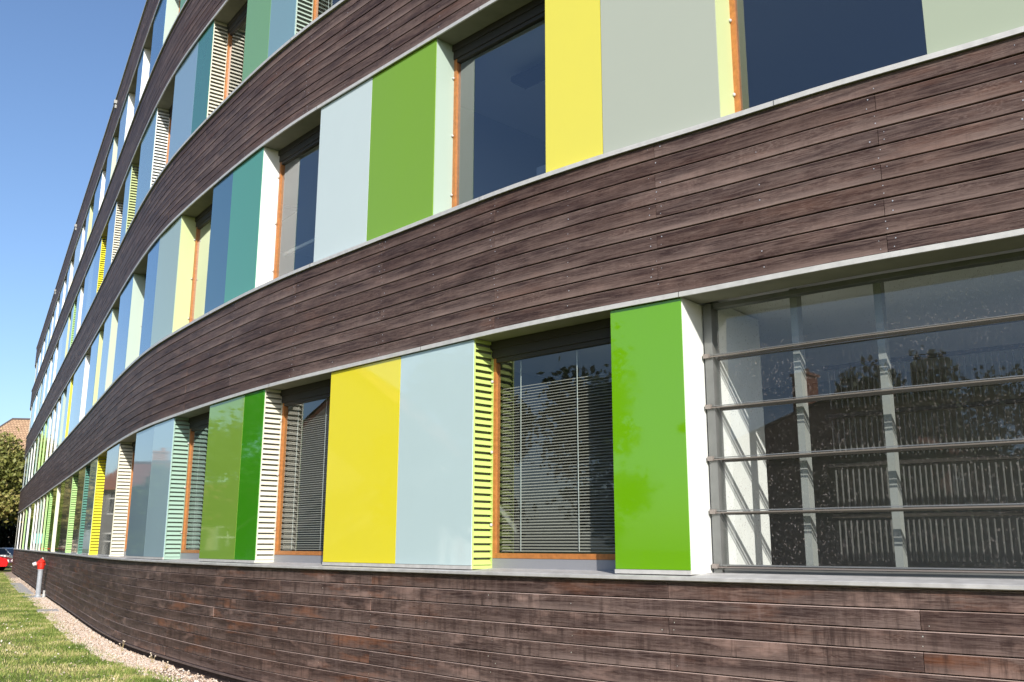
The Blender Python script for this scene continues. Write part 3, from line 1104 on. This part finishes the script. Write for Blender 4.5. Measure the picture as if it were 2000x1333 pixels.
def scatter_mesh(name, verts, faces, rnd, mat):
    me = bpy.data.meshes.new(name)
    me.vertices.add(len(verts)); me.vertices.foreach_set('co', verts.ravel())
    nf, k = faces.shape
    me.loops.add(nf * k); me.loops.foreach_set('vertex_index', faces.ravel().astype(np.int32))
    me.polygons.add(nf)
    me.polygons.foreach_set('loop_start', np.arange(0, nf * k, k, dtype=np.int32))
    me.polygons.foreach_set('loop_total', np.full(nf, k, dtype=np.int32))
    me.update(calc_edges=True)
    at = me.attributes.new('rnd', 'FLOAT', 'FACE'); at.data.foreach_set('value', rnd.astype(np.float32))
    me.materials.append(mat)
    o = bpy.data.objects.new(name, me); C.objects.link(o)
    return o


# fine lookup of the plan for array use
SG = np.arange(-74, 9.9, 0.1)
PG = np.array([np.concatenate(plan(s)) for s in SG])


def planv(s, dep):
    r = [np.interp(s, SG, PG[:, i]) for i in (0, 1, 4, 5)]
    return np.stack([r[0] + r[2]*dep, r[1] + r[3]*dep], 1)


n = 26000
ps = -7 - 21 * rng.random(n)**1.5
ps[:4000] = rng.uniform(-7, 6, 4000)
ps[4000:6000] = rng.uniform(-48, -28, 2000)
pd = rng.uniform(LAWN_EDGE - 0.04, 0.03, n)
pd += np.where(rng.random(n) < .05, rng.normal(0, .10, n), 0)
pd = np.minimum(pd, 0.04)
c = planv(ps, pd)
octv = np.array([(1, 0, 0), (-1, 0, 0), (0, 1, 0), (0, -1, 0), (0, 0, 1), (0, 0, -1)], float)
octf = np.array([(0, 2, 4), (2, 1, 4), (1, 3, 4), (3, 0, 4), (2, 0, 5), (1, 2, 5), (3, 1, 5), (0, 3, 5)])
sz = rng.uniform(0.010, 0.024, n)
jit = 1 + rng.uniform(-.3, .3, (n, 6, 1))
ang = rng.uniform(0, 6.28, n)
V = octv[None] * jit * sz[:, None, None]
V[:, :, 2] *= 0.7
ca, sa = np.cos(ang)[:, None], np.sin(ang)[:, None]
X = V[:, :, 0]*ca - V[:, :, 1]*sa + c[:, 0:1]
Y = V[:, :, 0]*sa + V[:, :, 1]*ca + c[:, 1:2]
Z = V[:, :, 2] - 0.008 + (rng.random(n)*0.022)[:, None]
VV = np.stack([X, Y, Z], 2).reshape(-1, 3)
FF = (octf[None] + (np.arange(n)*6)[:, None, None]).reshape(-1, 3)
tag(scatter_mesh('pebbles', VV, FF, np.repeat(rng.random(n), 8), PEBM), 'pinkish pebbles filling the strip along the foot of the wall', 'pebbles', kind='stuff')

# grass blades
m, nt, b = newmat('grass_blade')
at = N(nt, 'ShaderNodeAttribute', attribute_name='rnd')
cr = N(nt, 'ShaderNodeValToRGB')
cr.color_ramp.elements[0].color = (0.075, 0.125, 0.022, 1); cr.color_ramp.elements[1].color = (0.60, 0.50, 0.27, 1)
e = cr.color_ramp.elements.new(0.45); e.color = (0.20, 0.27, 0.055, 1)
e = cr.color_ramp.elements.new(0.75); e.color = (0.36, 0.36, 0.12, 1)
geo = N(nt, 'ShaderNodeNewGeometry')
no = N(nt, 'ShaderNodeTexNoise'); no.inputs['Scale'].default_value = 1.1; no.inputs['Detail'].default_value = 5
nt.links.new(geo.outputs['Position'], no.inputs[0])
mr = N(nt, 'ShaderNodeMapRange'); mr.inputs[1].default_value = .35; mr.inputs[2].default_value = .65; mr.inputs[3].default_value = -.40; mr.inputs[4].default_value = .42
nt.links.new(no.outputs[0], mr.inputs[0])
ad = N(nt, 'ShaderNodeMath', operation='ADD'); nt.links.new(at.outputs['Fac'], ad.inputs[0]); nt.links.new(mr.outputs[0], ad.inputs[1])
nt.links.new(ad.outputs[0], cr.inputs[0]); nt.links.new(cr.outputs[0], b.inputs['Base Color'])
b.inputs['Roughness'].default_value = .6; b.inputs['Specular IOR Level'].default_value = .25
GRASS = m
n = 270000
gs_ = np.concatenate([-4 - 26*rng.random(n - 120000)**1.2, rng.uniform(-58, -28, 35000), rng.uniform(-6, 9, 85000)])
wid = np.interp(gs_, [-58, -30, -10, 8], [9, 9, 9, 9])
gd = LAWN_EDGE - 0.02 - wid * rng.random(n)**1.8
gd += 0.08*np.sin(gs_*2.3) + 0.05*np.sin(gs_*7.1) - 0.07
edge = rng.random(n) < 0.03
gd = np.where(edge, LAWN_EDGE + rng.normal(0.0, .09, n), gd)
gd = np.minimum(gd, -0.22)
c = planv(gs_, gd)
hh = rng.uniform(0.02, 0.062, n) * (0.7 + 0.6*rng.random(n))
hh *= 0.85 + 0.2*np.sin(c[:, 0]*1.9 + 2*np.sin(c[:, 1]*.7))*np.sin(c[:, 1]*1.1 + c[:, 0]*.8)
aa = rng.uniform(0, 6.28, n)
ww = rng.uniform(0.004, 0.009, n)
dx, dy = np.cos(aa)*ww, np.sin(aa)*ww
lx, ly = rng.normal(0, .022, n), rng.normal(0, .022, n)
b0 = np.stack([c[:, 0]-dx, c[:, 1]-dy, np.zeros(n)-.004], 1)
b1 = np.stack([c[:, 0]+dx, c[:, 1]+dy, np.zeros(n)-.004], 1)
tp = np.stack([c[:, 0]+lx, c[:, 1]+ly, hh], 1)
VV = np.stack([b0, b1, tp], 1).reshape(-1, 3)
FF = np.arange(n*3).reshape(-1, 3)
tag(scatter_mesh('grass', VV, FF, rng.beta(2.2, 2.4, n), GRASS), 'short patchy lawn grass with dry straw tones', 'grass', kind='stuff')

# fallen leaves and clover heads on the lawn
n = 2600
fs = -5 - 24*rng.random(n)**1.4
fd = LAWN_EDGE + 0.3 - 5*rng.random(n)
c = planv(fs, fd)
sz = rng.uniform(.010, .028, n)[:, None]
a_ = rng.normal(0, 1, (n, 3)); a_[:, 2] *= .4; a_ /= np.linalg.norm(a_, axis=1)[:, None]
b_ = np.cross(a_, np.array((0, 0, 1.0))); b_ /= np.linalg.norm(b_, axis=1)[:, None]
cen = np.concatenate([c, rng.uniform(.015, .06, (n, 1))], 1)
VV = np.stack([cen - a_*sz, cen + b_*sz*.6, cen + a_*sz, cen - b_*sz*.6], 1).reshape(-1, 3)
tag(scatter_mesh('fallen_leaves', VV, np.arange(4*n).reshape(-1, 4), rng.random(n), PEBM), 'small dry leaves and seed heads scattered over the lawn', 'leaves', kind='stuff')

# paving slabs
SLAB = PAVE


def slab_thing(s, dep, w, l, label):
    q, g, nn = plan(s)
    c = q + nn * dep
    mb = MB()
    mb.hexa([(-w/2, -l/2, -0.04), (w/2, -l/2, -0.04), (w/2, l/2, -0.04), (-w/2, l/2, -0.04)],
            [(-w/2+.006, -l/2+.006, 0.022), (w/2-.006, -l/2+.006, 0.022), (w/2-.006, l/2-.006, 0.022), (-w/2+.006, l/2-.006, 0.022)])
    o = mb.build('paving_slab', SLAB)
    o.location = (c[0], c[1], 0)
    o.rotation_euler = (0, 0, math.atan2(g[1], g[0]))
    tag(o, label, 'paving slab', 'paving slabs along the building')


slab_thing(-20.2, -0.36, 0.85, 0.50, 'grey paving slab across the pebble strip, nearest to the camera')
slab_thing(-14.6, -3.05, 1.1, 0.9, 'pale paving slab set flush in the lawn by itself')
for k in range(9):
    lab = ['first grey slab beyond the hydrant post', 'second grey slab beyond the hydrant post', 'third grey slab beyond the hydrant post'][k] if k < 3 else \
        'small far grey slab in the row at the foot of the distant wall'
    slab_thing(-27.6 - k*1.35 - (1.2 if k else 0), -0.40, 1.2, 0.42, lab)

# little weeds against the plinth
WEED = plain('dry_weed', (0.42, 0.33, 0.17), 0.7)
WEEDF = plain('seed_head', (0.70, 0.60, 0.48), 0.8)
wl = ['twin stemmed dry weed by the plinth near the bottom edge', 'small dry weed with a pale seed head under the base boards',
      'tall thin dry grass stalk in front of the plinth', 'short sprig growing from the pebbles beside the plinth', 'low dry weed among the pebbles further along the wall']
for k, (s_, dd, hgt) in enumerate(((-6.9, -0.10, .13), (-7.6, -0.08, .14), (-9.35, -0.08, .17), (-9.9, -0.12, .10), (-11.8, -0.15, .09))):
    q, g, nn = plan(s_)
    c = q + nn*dd
    w = empty('weed', (c[0], c[1], -0.01))
    tag(w, wl[k], 'weed', 'weeds along the plinth')
    mb = MB(); mh = MB()
    for j in range(3 + k % 2):
        a = random.uniform(0, 6.28); r = random.uniform(.02, .06); hz = hgt*random.uniform(.6, 1.1)
        mb.tube([(0, 0, 0), (r*.4*math.cos(a), r*.4*math.sin(a), hz*.6), (r*math.cos(a), r*math.sin(a), hz)], [.0035, .003, .002], 4)
        mh.lathe((r*math.cos(a), r*math.sin(a), hz), [(0, -.008), (.010, -.004), (.012, .003), (.006, .010), (0, .012)], 6)
        for _ in range(3):
            b_ = random.uniform(0, 6.28); l = .05
            mb.face([(0, 0, .01), (l*.5*math.cos(b_)-.008*math.sin(b_), l*.5*math.sin(b_)+.008*math.cos(b_), .035), (l*math.cos(b_), l*math.sin(b_), .02), (l*.5*math.cos(b_)+.008*math.sin(b_), l*.5*math.sin(b_)-.008*math.cos(b_), .035)])
    mb.build('stem', WEED, w); mh.build('seed_head', WEEDF, w)

# ================================================================== STREET THINGS
RED = plain('red_paint', (0.72, 0.035, 0.02), 0.35, var=.08)
GREYP = plain('grey_post_paint', (0.36, 0.39, 0.43), 0.45, var=.12)
SILV = plain('cast_aluminium', (0.75, 0.75, 0.74), 0.4, 0.5)
hy = empty('hydrant', (-14.98, 30.65, 0), math.radians(20))
tag(hy, 'grey standpipe hydrant with a red head beside the base wall', 'hydrant')
mb = MB(); mb.lathe((0, 0, 0), [(0.0, 0.0), (0.13, 0.0), (0.13, 0.035), (0.085, 0.05), (0.075, 0.10), (0.075, 0.83), (0.088, 0.84), (0.088, 0.88), (0, 0.88)], 20)
mb.build('post', GREYP, hy, smooth=False)
mb = MB(); mb.lathe((0, 0, 0.88), [(0.10, 0.0), (0.105, 0.05), (0.10, 0.20), (0.115, 0.21), (0.115, 0.235), (0.09, 0.27), (0.045, 0.295), (0.03, 0.33), (0.0, 0.335)], 20)
mb.tube([(0, 0, 1.07), (-0.14, -0.02, 1.05)], [0.06, 0.055], 12)
mb.tube([(0, 0, 1.04), (0.10, 0.05, 1.03)], [0.05, 0.05], 12)
mb.build('head', RED, hy)
mb = MB(); mb.tube([(-0.14, -0.02, 1.05), (-0.24, -0.035, 1.02)], [0.068, 0.06], 12)
mb.build('outlet_cap', SILV, hy)
mb = MB(); mb.lathe((0.17, 0.0, 0), [(0, 0), (.05, 0), (.05, .10), (.035, .12), (.035, .22), (0, .23)], 12)
mb.build('drain_cock', SILV, hy)

q, g, nn = plan(-29.25)
dp = empty('downpipe', (q[0] - nn[0]*0.06, q[1] - nn[1]*0.06, 0))
tag(dp, 'thin silver pipe running up the base wall behind the hydrant', 'pipe')
mb = MB(); mb.tube([(0, 0, 0), (0, 0, 1.22)], 0.03, 10); mb.build('pipe', SILV, dp)
for zc in (0.35, 0.95):
    mb = MB(); mb.box(-0.045, 0.045, -0.045, 0.05, zc, zc + 0.03); mb.build('clamp', GREYP, dp)

# ------------------------------------------------------------------ cars
def car(loc, rz, paint, label, name='parked_car'):
    r = empty(name, loc, rz)
    tag(r, label, 'car', 'parked cars')
    pr = [(-2.0, .32), (-2.05, .55), (-1.95, .78), (-1.55, .90), (-1.05, .95), (1.55, .98), (1.98, .92), (2.08, .60), (2.02, .30)]
    mb = MB()
    W = 0.83
    secs = [(-W, .93), (-W*.93, 1.0), (W*.93, 1.0), (W, .93)]
    rings = [[(x*(0.985 if abs(y) > .8 else 1), y, .3 + (z - .3)*k) for x, z in pr] for y, k in secs]
    for i in range(3):
        for j in range(len(pr)):
            k = (j + 1) % len(pr)
            mb.face([rings[i][j], rings[i][k], rings[i+1][k], rings[i+1][j]])
    mb.face(rings[0]); mb.face(rings[-1][::-1])
    # roof with pillars
    mb.hexa([(-.35, -.56, 1.40), (1.15, -.56, 1.42), (1.15, .56, 1.42), (-.35, .56, 1.40)],
            [(-.25, -.50, 1.47), (1.05, -.50, 1.48), (1.05, .50, 1.48), (-.25, .50, 1.47)])
    for (xa, xb) in ((-1.05, -.35), (.42, .40), (1.62, 1.15)):
        for sy in (-1, 1):
            mb.tube([(xa, sy*.74, .94), (xb, sy*.56, 1.41)], .035, 6)
    mb.build('body', paint, r)
    mb = MB()
    lo = [(-1.0, -.73, .94), (1.58, -.73, .96), (1.58, .73, .96), (-1.0, .73, .94)]
    hi = [(-.36, -.55, 1.40), (1.12, -.55, 1.42), (1.12, .55, 1.42), (-.36, .55, 1.40)]
    mb.hexa(lo, hi); mb.build('windows', CARGL, r)
    for x in (-1.28, 1.28):
        for sy in (-1, 1):
            mb = MB(); y0 = sy*.62; y1 = sy*.84
            mb.tube([(x, y0, .31), (x, y1, .31)], .31, 18); w = mb.build('wheel', TYRE, r)
            mb = MB(); mb.tube([(x, y1, .31), (x, y1 + sy*.008, .31)], .19, 14); mb.build('rim', SILV, w)
    for sy in (-1, 1):
        mb = MB(); mb.box(-2.06, -1.90, sy*.62-.14, sy*.62+.14, .60, .74); mb.build('headlight', SILV, r)
        mb = MB(); mb.box(1.96, 2.07, sy*.64-.12, sy*.64+.12, .68, .86); mb.build('tail_light', RED, r)
    return r


TYRE = plain('tyre', (0.02, 0.02, 0.02), 0.8)
CARGL = plain('car_glass', (0.02, 0.025, 0.03), 0.05)


def paint(name, c):
    m = plain(name, c, 0.25)
    m.node_tree.nodes['Principled BSDF'].inputs['Coat Weight'].default_value = 0.8
    return m


car((-34.5, 62.0, -0.03), math.radians(195), paint('red_car_paint', (0.75, 0.01, 0.012)), 'red parked car at the end of the lawn, under the tree')
car((-37.2, 70.5, -0.03), math.radians(172), paint('white_car_paint', (0.8, 0.8, 0.8)), 'white parked car just behind the red one')
q, g, nn = plan(-20)
for s_, c_, lb in ((-6, (.75, .75, .75), 'white car in the side road opposite the yellow panel'), (-19, (.55, .57, .6), 'silver car in the side road opposite the pipe hydrant'), (-33, (.03, .04, .08), 'dark blue car in the side road opposite the far bays')):
    q, g, nn = plan(s_)
    cc = q - nn*14.2
    car((cc[0], cc[1], -0.04), math.atan2(g[1], g[0]), paint('car_paint', c_), lb)

# sign post at the far left
sg = empty('street_sign', (-31.4, 57.8, -0.02), math.radians(30))
tag(sg, 'small turquoise sign plate on a thin post at the far left edge', 'sign')
mb = MB(); mb.tube([(0, 0, 0), (0, 0, 2.45)], .03, 8); mb.build('post', SILV, sg)
mb = MB(); mb.box(-.30, .30, -.045, -.03, 1.75, 2.35); mb.build('plate', plain('turquoise_plate', (0.20, 0.62, 0.62), 0.4), sg)

# ------------------------------------------------------------------ trees
def leaf_mat(name, c0, c1, c2):
    m, nt, b = newmat(name)
    at = N(nt, 'ShaderNodeAttribute', attribute_name='rnd')
    cr = N(nt, 'ShaderNodeValToRGB')
    cr.color_ramp.elements[0].color = (*c0, 1); cr.color_ramp.elements[1].color = (*c2, 1)
    e = cr.color_ramp.elements.new(.5); e.color = (*c1, 1)
    nt.links.new(at.outputs['Fac'], cr.inputs[0]); nt.links.new(cr.outputs[0], b.inputs['Base Color'])
    b.inputs['Roughness'].default_value = .55; b.inputs['Specular IOR Level'].default_value = .3
    return m


LEAF = leaf_mat('green_leaves', (0.025, 0.055, 0.012), (0.05, 0.095, 0.02), (0.11, 0.15, 0.035))
LEAFB = leaf_mat('browning_leaves', (0.070, 0.095, 0.018), (0.19, 0.20, 0.05), (0.46, 0.37, 0.15))
BARK = plain('bark', (0.09, 0.07, 0.055), .9, var=.3, scale=12, bump=.5)


def tree(x, y, h, r, mat, label, n=6000, leaf=.16, base=.30, seed=1, name='broadleaf_tree', group='trees'):
    rg = np.random.default_rng(seed)
    t = empty(name, (x, y, -0.05))
    tag(t, label, 'tree', group)
    mb = MB()
    hb = h*base
    mb.tube([(0, 0, 0), (.05, .03, hb*.6), (-.03, .06, hb*1.1), (.06, 0, h*.62), (0, 0, h*.88)], [h*.030, h*.024, h*.020, h*.012, h*.004], 9)
    cl = []
    for k in range(22):
        a = rg.uniform(0, 6.28); zz = rg.uniform(hb*1.0, h*.93)
        f = (zz - hb) / (h - hb)
        rr = r*math.sqrt(max(.05, 1 - (2*f - .85)**2/1.4))*rg.uniform(.45, .95)
        e_ = (rr*math.cos(a), rr*math.sin(a), zz)
        z0_ = max(hb*.8, zz - rr*.7)
        mb.tube([(0, 0, z0_), (e_[0]*.5, e_[1]*.5, z0_ + (zz - z0_)*.55), e_], [h*.010, h*.006, h*.002], 6)
        cl.append((*e_, rg.uniform(.22, .40)*r))
    for k in range(8):
        cl.append((rg.normal(0, r*.25), rg.normal(0, r*.25), rg.uniform(hb*1.3, h*.9), r*.4))
    mb.build('trunk', BARK, t)
    cl = np.array(cl)
    i = rg.integers(0, len(cl), n)
    dirs = rg.normal(0, 1, (n, 3)); dirs /= np.linalg.norm(dirs, axis=1)[:, None]
    rad = rg.random(n)**.45
    cen = cl[i, :3] + dirs*(cl[i, 3]*rad)[:, None]*np.array((1, 1, .8)) + rg.normal(0, .07*r, (n, 3))*(rg.random(n) < .3)[:, None]
    u = rg.normal(0, 1, (n, 3)); u /= np.linalg.norm(u, axis=1)[:, None]
    v = np.cross(u, rg.normal(0, 1, (n, 3))); v /= np.linalg.norm(v, axis=1)[:, None]
    s1 = (leaf*rg.uniform(.6, 1.3, n))[:, None]; s2 = s1*.55
    VV = np.stack([cen - u*s1, cen + v*s2, cen + u*s1, cen - v*s2], 1).reshape(-1, 3)
    FF = np.arange(4*n).reshape(-1, 4)
    clr = rg.random(len(cl))
    o = scatter_mesh('crown', VV, FF, np.clip(.55*clr[i] + .45*rg.random(n), 0, 1), mat)
    o.parent = t
    return t


tree(-37.6, 66.0, 9.2, 4.6, LEAFB, 'browning broadleaf tree at the far left in front of the tiled roof', n=26000, leaf=.15, base=.36, seed=3)
tree(-42.5, 73.0, 8.0, 4.2, LEAFB, 'second browning tree behind the first one at the far left', n=9000, leaf=.18, base=.3, seed=5)
refl = [(-19.5, 3.0, 9.5, 3.2), (-22.0, 10.0, 8.6, 3.4), (-26.5, 24.0, 7.6, 3.4), (-27.5, 34.0, 4.9, 2.6),
        (-16.5, -7.0, 8.5, 3.2), (-35.0, 42.0, 6.0, 3.0), (-9.5, -19.0, 9.0, 4.0), (-21.0, -17.0, 9.5, 4.0)]
lab = ['leafy street tree west of the camera opposite the pale blue panel', 'leafy street tree opposite the yellow panel across the side road', 'leafy street tree opposite the leaf green panel',
       'leafy street tree opposite the yellow louvres', 'leafy tree behind the photographer to the left', 'leafy tree beside the far grey house', 'leafy tree well behind the photographer', 'leafy tree beside the brick house']
for k, (x, y, hh_, rr_) in enumerate(refl):
    tree(x, y, hh_, rr_, LEAF, lab[k], n=15000, leaf=.13, base=.22, seed=20 + k)
# hedge below the far tree, understory shade painted into its leaves
def hedge(x0, y0, x1, y1, h, w, label, n=9000, seed=2):
    rg = np.random.default_rng(seed)
    t = rg.random(n)
    cx, cy = x0 + (x1-x0)*t, y0 + (y1-y0)*t
    L = math.hypot(x1-x0, y1-y0); nx, ny = -(y1-y0)/L, (x1-x0)/L
    o_ = rg.uniform(-w/2, w/2, n)
    z = h*(1 - rg.random(n)**2)*(.85 + .15*np.sin(t*40))
    cen = np.stack([cx + nx*o_, cy + ny*o_, z], 1)
    u = rg.normal(0, 1, (n, 3)); u /= np.linalg.norm(u, axis=1)[:, None]
    v = np.cross(u, rg.normal(0, 1, (n, 3))); v /= np.linalg.norm(v, axis=1)[:, None]
    s1 = rg.uniform(.10, .22, n)[:, None]
    VV = np.stack([cen - u*s1, cen + v*s1*.6, cen + u*s1, cen - v*s1*.6], 1).reshape(-1, 3)
    ob = scatter_mesh('hedge', VV, np.arange(4*n).reshape(-1, 4), rg.random(n)*.6, LEAFD)
    tag(ob, label, 'hedge')
    return ob


LEAFD = leaf_mat('shade_toned_hedge_leaves', (0.008, 0.012, 0.006), (0.012, 0.018, 0.008), (0.02, 0.03, 0.012))  # near-black tones put the tree's shade into the leaf colour
hedge(-46, 76.5, -34, 77.5, 4.2, 2.4, 'tall hedge coloured dark for the shade under the browning tree, behind the cars', n=16000)

# ------------------------------------------------------------------ houses
TILE = None
def tile_mat(name, c1, c2):
    m, nt, b = newmat(name)
    uv = N(nt, 'ShaderNodeUVMap')
    br = N(nt, 'ShaderNodeTexBrick')
    br.inputs['Scale'].default_value = 1.0
    br.inputs['Brick Width'].default_value = .28; br.inputs['Row Height'].default_value = .26; br.inputs['Mortar Size'].default_value = .02
    br.inputs['Color1'].default_value = (*c1, 1); br.inputs['Color2'].default_value = (*c2, 1); br.inputs['Mortar'].default_value = (*[c*.45 for c in c1], 1)
    nt.links.new(uv.outputs[0], br.inputs[0]); nt.links.new(br.outputs[0], b.inputs['Base Color'])
    b.inputs['Roughness'].default_value = .8
    bp = N(nt, 'ShaderNodeBump'); bp.inputs['Distance'].default_value = .03
    nt.links.new(br.outputs['Fac'], bp.inputs['Height']); bp.invert = True
    nt.links.new(bp.outputs[0], b.inputs['Normal'])
    return m


TILEB = tile_mat('brown_roof_tile', (0.40, 0.25, 0.15), (0.50, 0.33, 0.20))
TILER = tile_mat('red_roof_tile', (0.30, 0.11, 0.07), (0.36, 0.15, 0.09))
BRICKW = plain('red_brick_wall', (0.22, 0.12, 0.09), .9, var=.2, scale=20)
CHIM = plain('chimney_brick', (0.45, 0.20, 0.13), .9, var=.2)
PLASW = plain('white_house_plaster', (0.68, 0.66, 0.60), .9, var=.06, scale=2)
PLASG = plain('grey_house_plaster', (0.20, 0.20, 0.20), .9, var=.1, scale=2)
PLASY = plain('cream_house_plaster', (0.60, 0.50, 0.40), .9, var=.08, scale=2)
WFR = plain('white_window_paint', (0.80, 0.80, 0.78), .5)
WGL = plain('dark_house_glass', (0.03, 0.035, 0.045), .05)


def house(name, loc, rz, W, D, H, RH, wall, tile, label, floors=2, hip=0.0, chim=((0.2, 0.3),), cols=4):
    r = empty(name, loc, rz)
    tag(r, label, 'house')
    mb = MB(); mb.box(-W/2, W/2, -D/2, D/2, 0, H)
    if hip <= 0:
        mb.face([(-W/2, -D/2, H), (-W/2, D/2, H), (-W/2, 0, H + RH)])
        mb.face([(W/2, -D/2, H), (W/2, D/2, H), (W/2, 0, H + RH)])
    mb.build('wall', wall, r)
    mb = MB(); ov = .4
    xr = W/2 + ov - hip
    e = H - ov*RH/(D/2) + .05
    for sy in (-1, 1):
        p = [(-W/2-ov, sy*(D/2+ov), e), (W/2+ov, sy*(D/2+ov), e), (xr, 0, H+RH+.05), (-xr, 0, H+RH+.05)]
        sl_ = math.hypot(D/2+ov, RH)
        mb.face(p, uv=[(p[0][0], 0), (p[1][0], 0), (p[2][0], sl_), (p[3][0], sl_)])
        mb.face([(x, y, z-.12) for x, y, z in p])
        mb.face([p[0], p[1], (p[1][0], p[1][1], p[1][2]-.12), (p[0][0], p[0][1], p[0][2]-.12)])
    if hip > 0:
        for sx in (-1, 1):
            mb.face([(sx*(W/2+ov), -D/2-ov, e), (sx*(W/2+ov), D/2+ov, e), (sx*xr, 0, H+RH+.05)], uv=[(0, 0), (D, 0), (D/2, math.hypot(hip, RH))])
    rf = mb.build('roof', tile, r)
    mb = MB()
    mb.tube([(-xr, 0, H+RH+.08), (xr, 0, H+RH+.08)], .11, 6)
    if hip > 0:
        for sx in (-1, 1):
            for sy in (-1, 1):
                mb.tube([(sx*xr, 0, H+RH+.06), (sx*(W/2+ov), sy*(D/2+ov), e+.04)], .09, 6)
    mb.build('ridge', RIDGE, rf)
    for cx, cy in chim:
        mb = MB(); mb.box(cx*W-.45, cx*W+.45, cy*D-.3, cy*D+.3, H+RH*.3, H+RH+.75); mb.box(cx*W-.52, cx*W+.52, cy*D-.37, cy*D+.37, H+RH+.752, H+RH+.85)
        mb.tube([(cx*W-.15, cy*D, H+RH+.84), (cx*W-.15, cy*D, H+RH+1.1)], .11, 8)
        mb.build('chimney', CHIM, rf)
    fh = H/floors
    for sy in (-1, 1):
        for f in range(floors):
            for c_ in range(cols):
                x = -W/2 + W*(c_+.5)/cols; z = f*fh + fh*.34
                y = sy*D/2
                mb = MB()
                for (a, b_, zc, zd) in ((-.55, -.47, 0, 1.5), (.47, .55, 0, 1.5), (-.47, .47, 0, .08), (-.47, .47, 1.42, 1.5), (-.04, .04, .08, 1.42), (-.47, -.042, .95, 1.02), (.042, .47, .95, 1.02)):
                    mb.box(x+a, x+b_, y-.05, y+.05, z+zc, z+zd)
                w_ = mb.build('window', WFR, r)
                mb = MB(); mb.box(x-.5, x+.5, y-.02, y+.02, z+.05, z+1.45); mb.build('glazing', WGL, w_)
    mb = MB(); mb.box(W*.1, W*.1+1.0, -D/2-.04, -D/2+.02, 0, 2.1); dr = mb.build('door', CHIM, r)
    return r


RIDGE = plain('ridge_tile', (0.10, 0.085, 0.08), .8)
hs = house('tiled_house', (-45.6, 91.5, 0), math.radians(8), 15, 11, 8.1, 5.5, PLASY, TILEB, 'house with a brown tiled hip roof at the far left edge', hip=4.6, chim=((-.02, .05), (.17, .05)))
mb = MB(); mb.tube([(0, 0, 13.6), (0, 0, 15.6)], .035, 6); mb.tube([(-.5, 0, 15.3), (.5, 0, 15.3)], .02, 5); mb.tube([(-.35, 0, 14.9), (.35, 0, 14.9)], .02, 5)
mb.build('antenna', SILV, hs)
house('brick_house', (-24.5, -11.5, 0), math.radians(60), 12, 9, 6.2, 2.6, BRICKW, TILER, 'dark brick house behind the photographer to the left', hip=3.5)
house('gable_house', (-31.5, 15.5, 0), math.radians(5), 11, 8, 5.3, 3.3, PLASW, TILER, 'white gabled house across the side road', chim=((.3, .1),))
house('grey_house', (-41, 50, 0), math.radians(62), 15, 9, 5.2, 1.6, PLASG, TILER, 'grey house with white windows across the side road', floors=2, cols=5, chim=((-.3, .1),))
house('long_house', (-36.0, 31.0, 0), math.radians(62), 13, 8, 3.0, 1.6, PLASY, TILER, 'cream house between the gabled and the grey house', cols=5, floors=1)
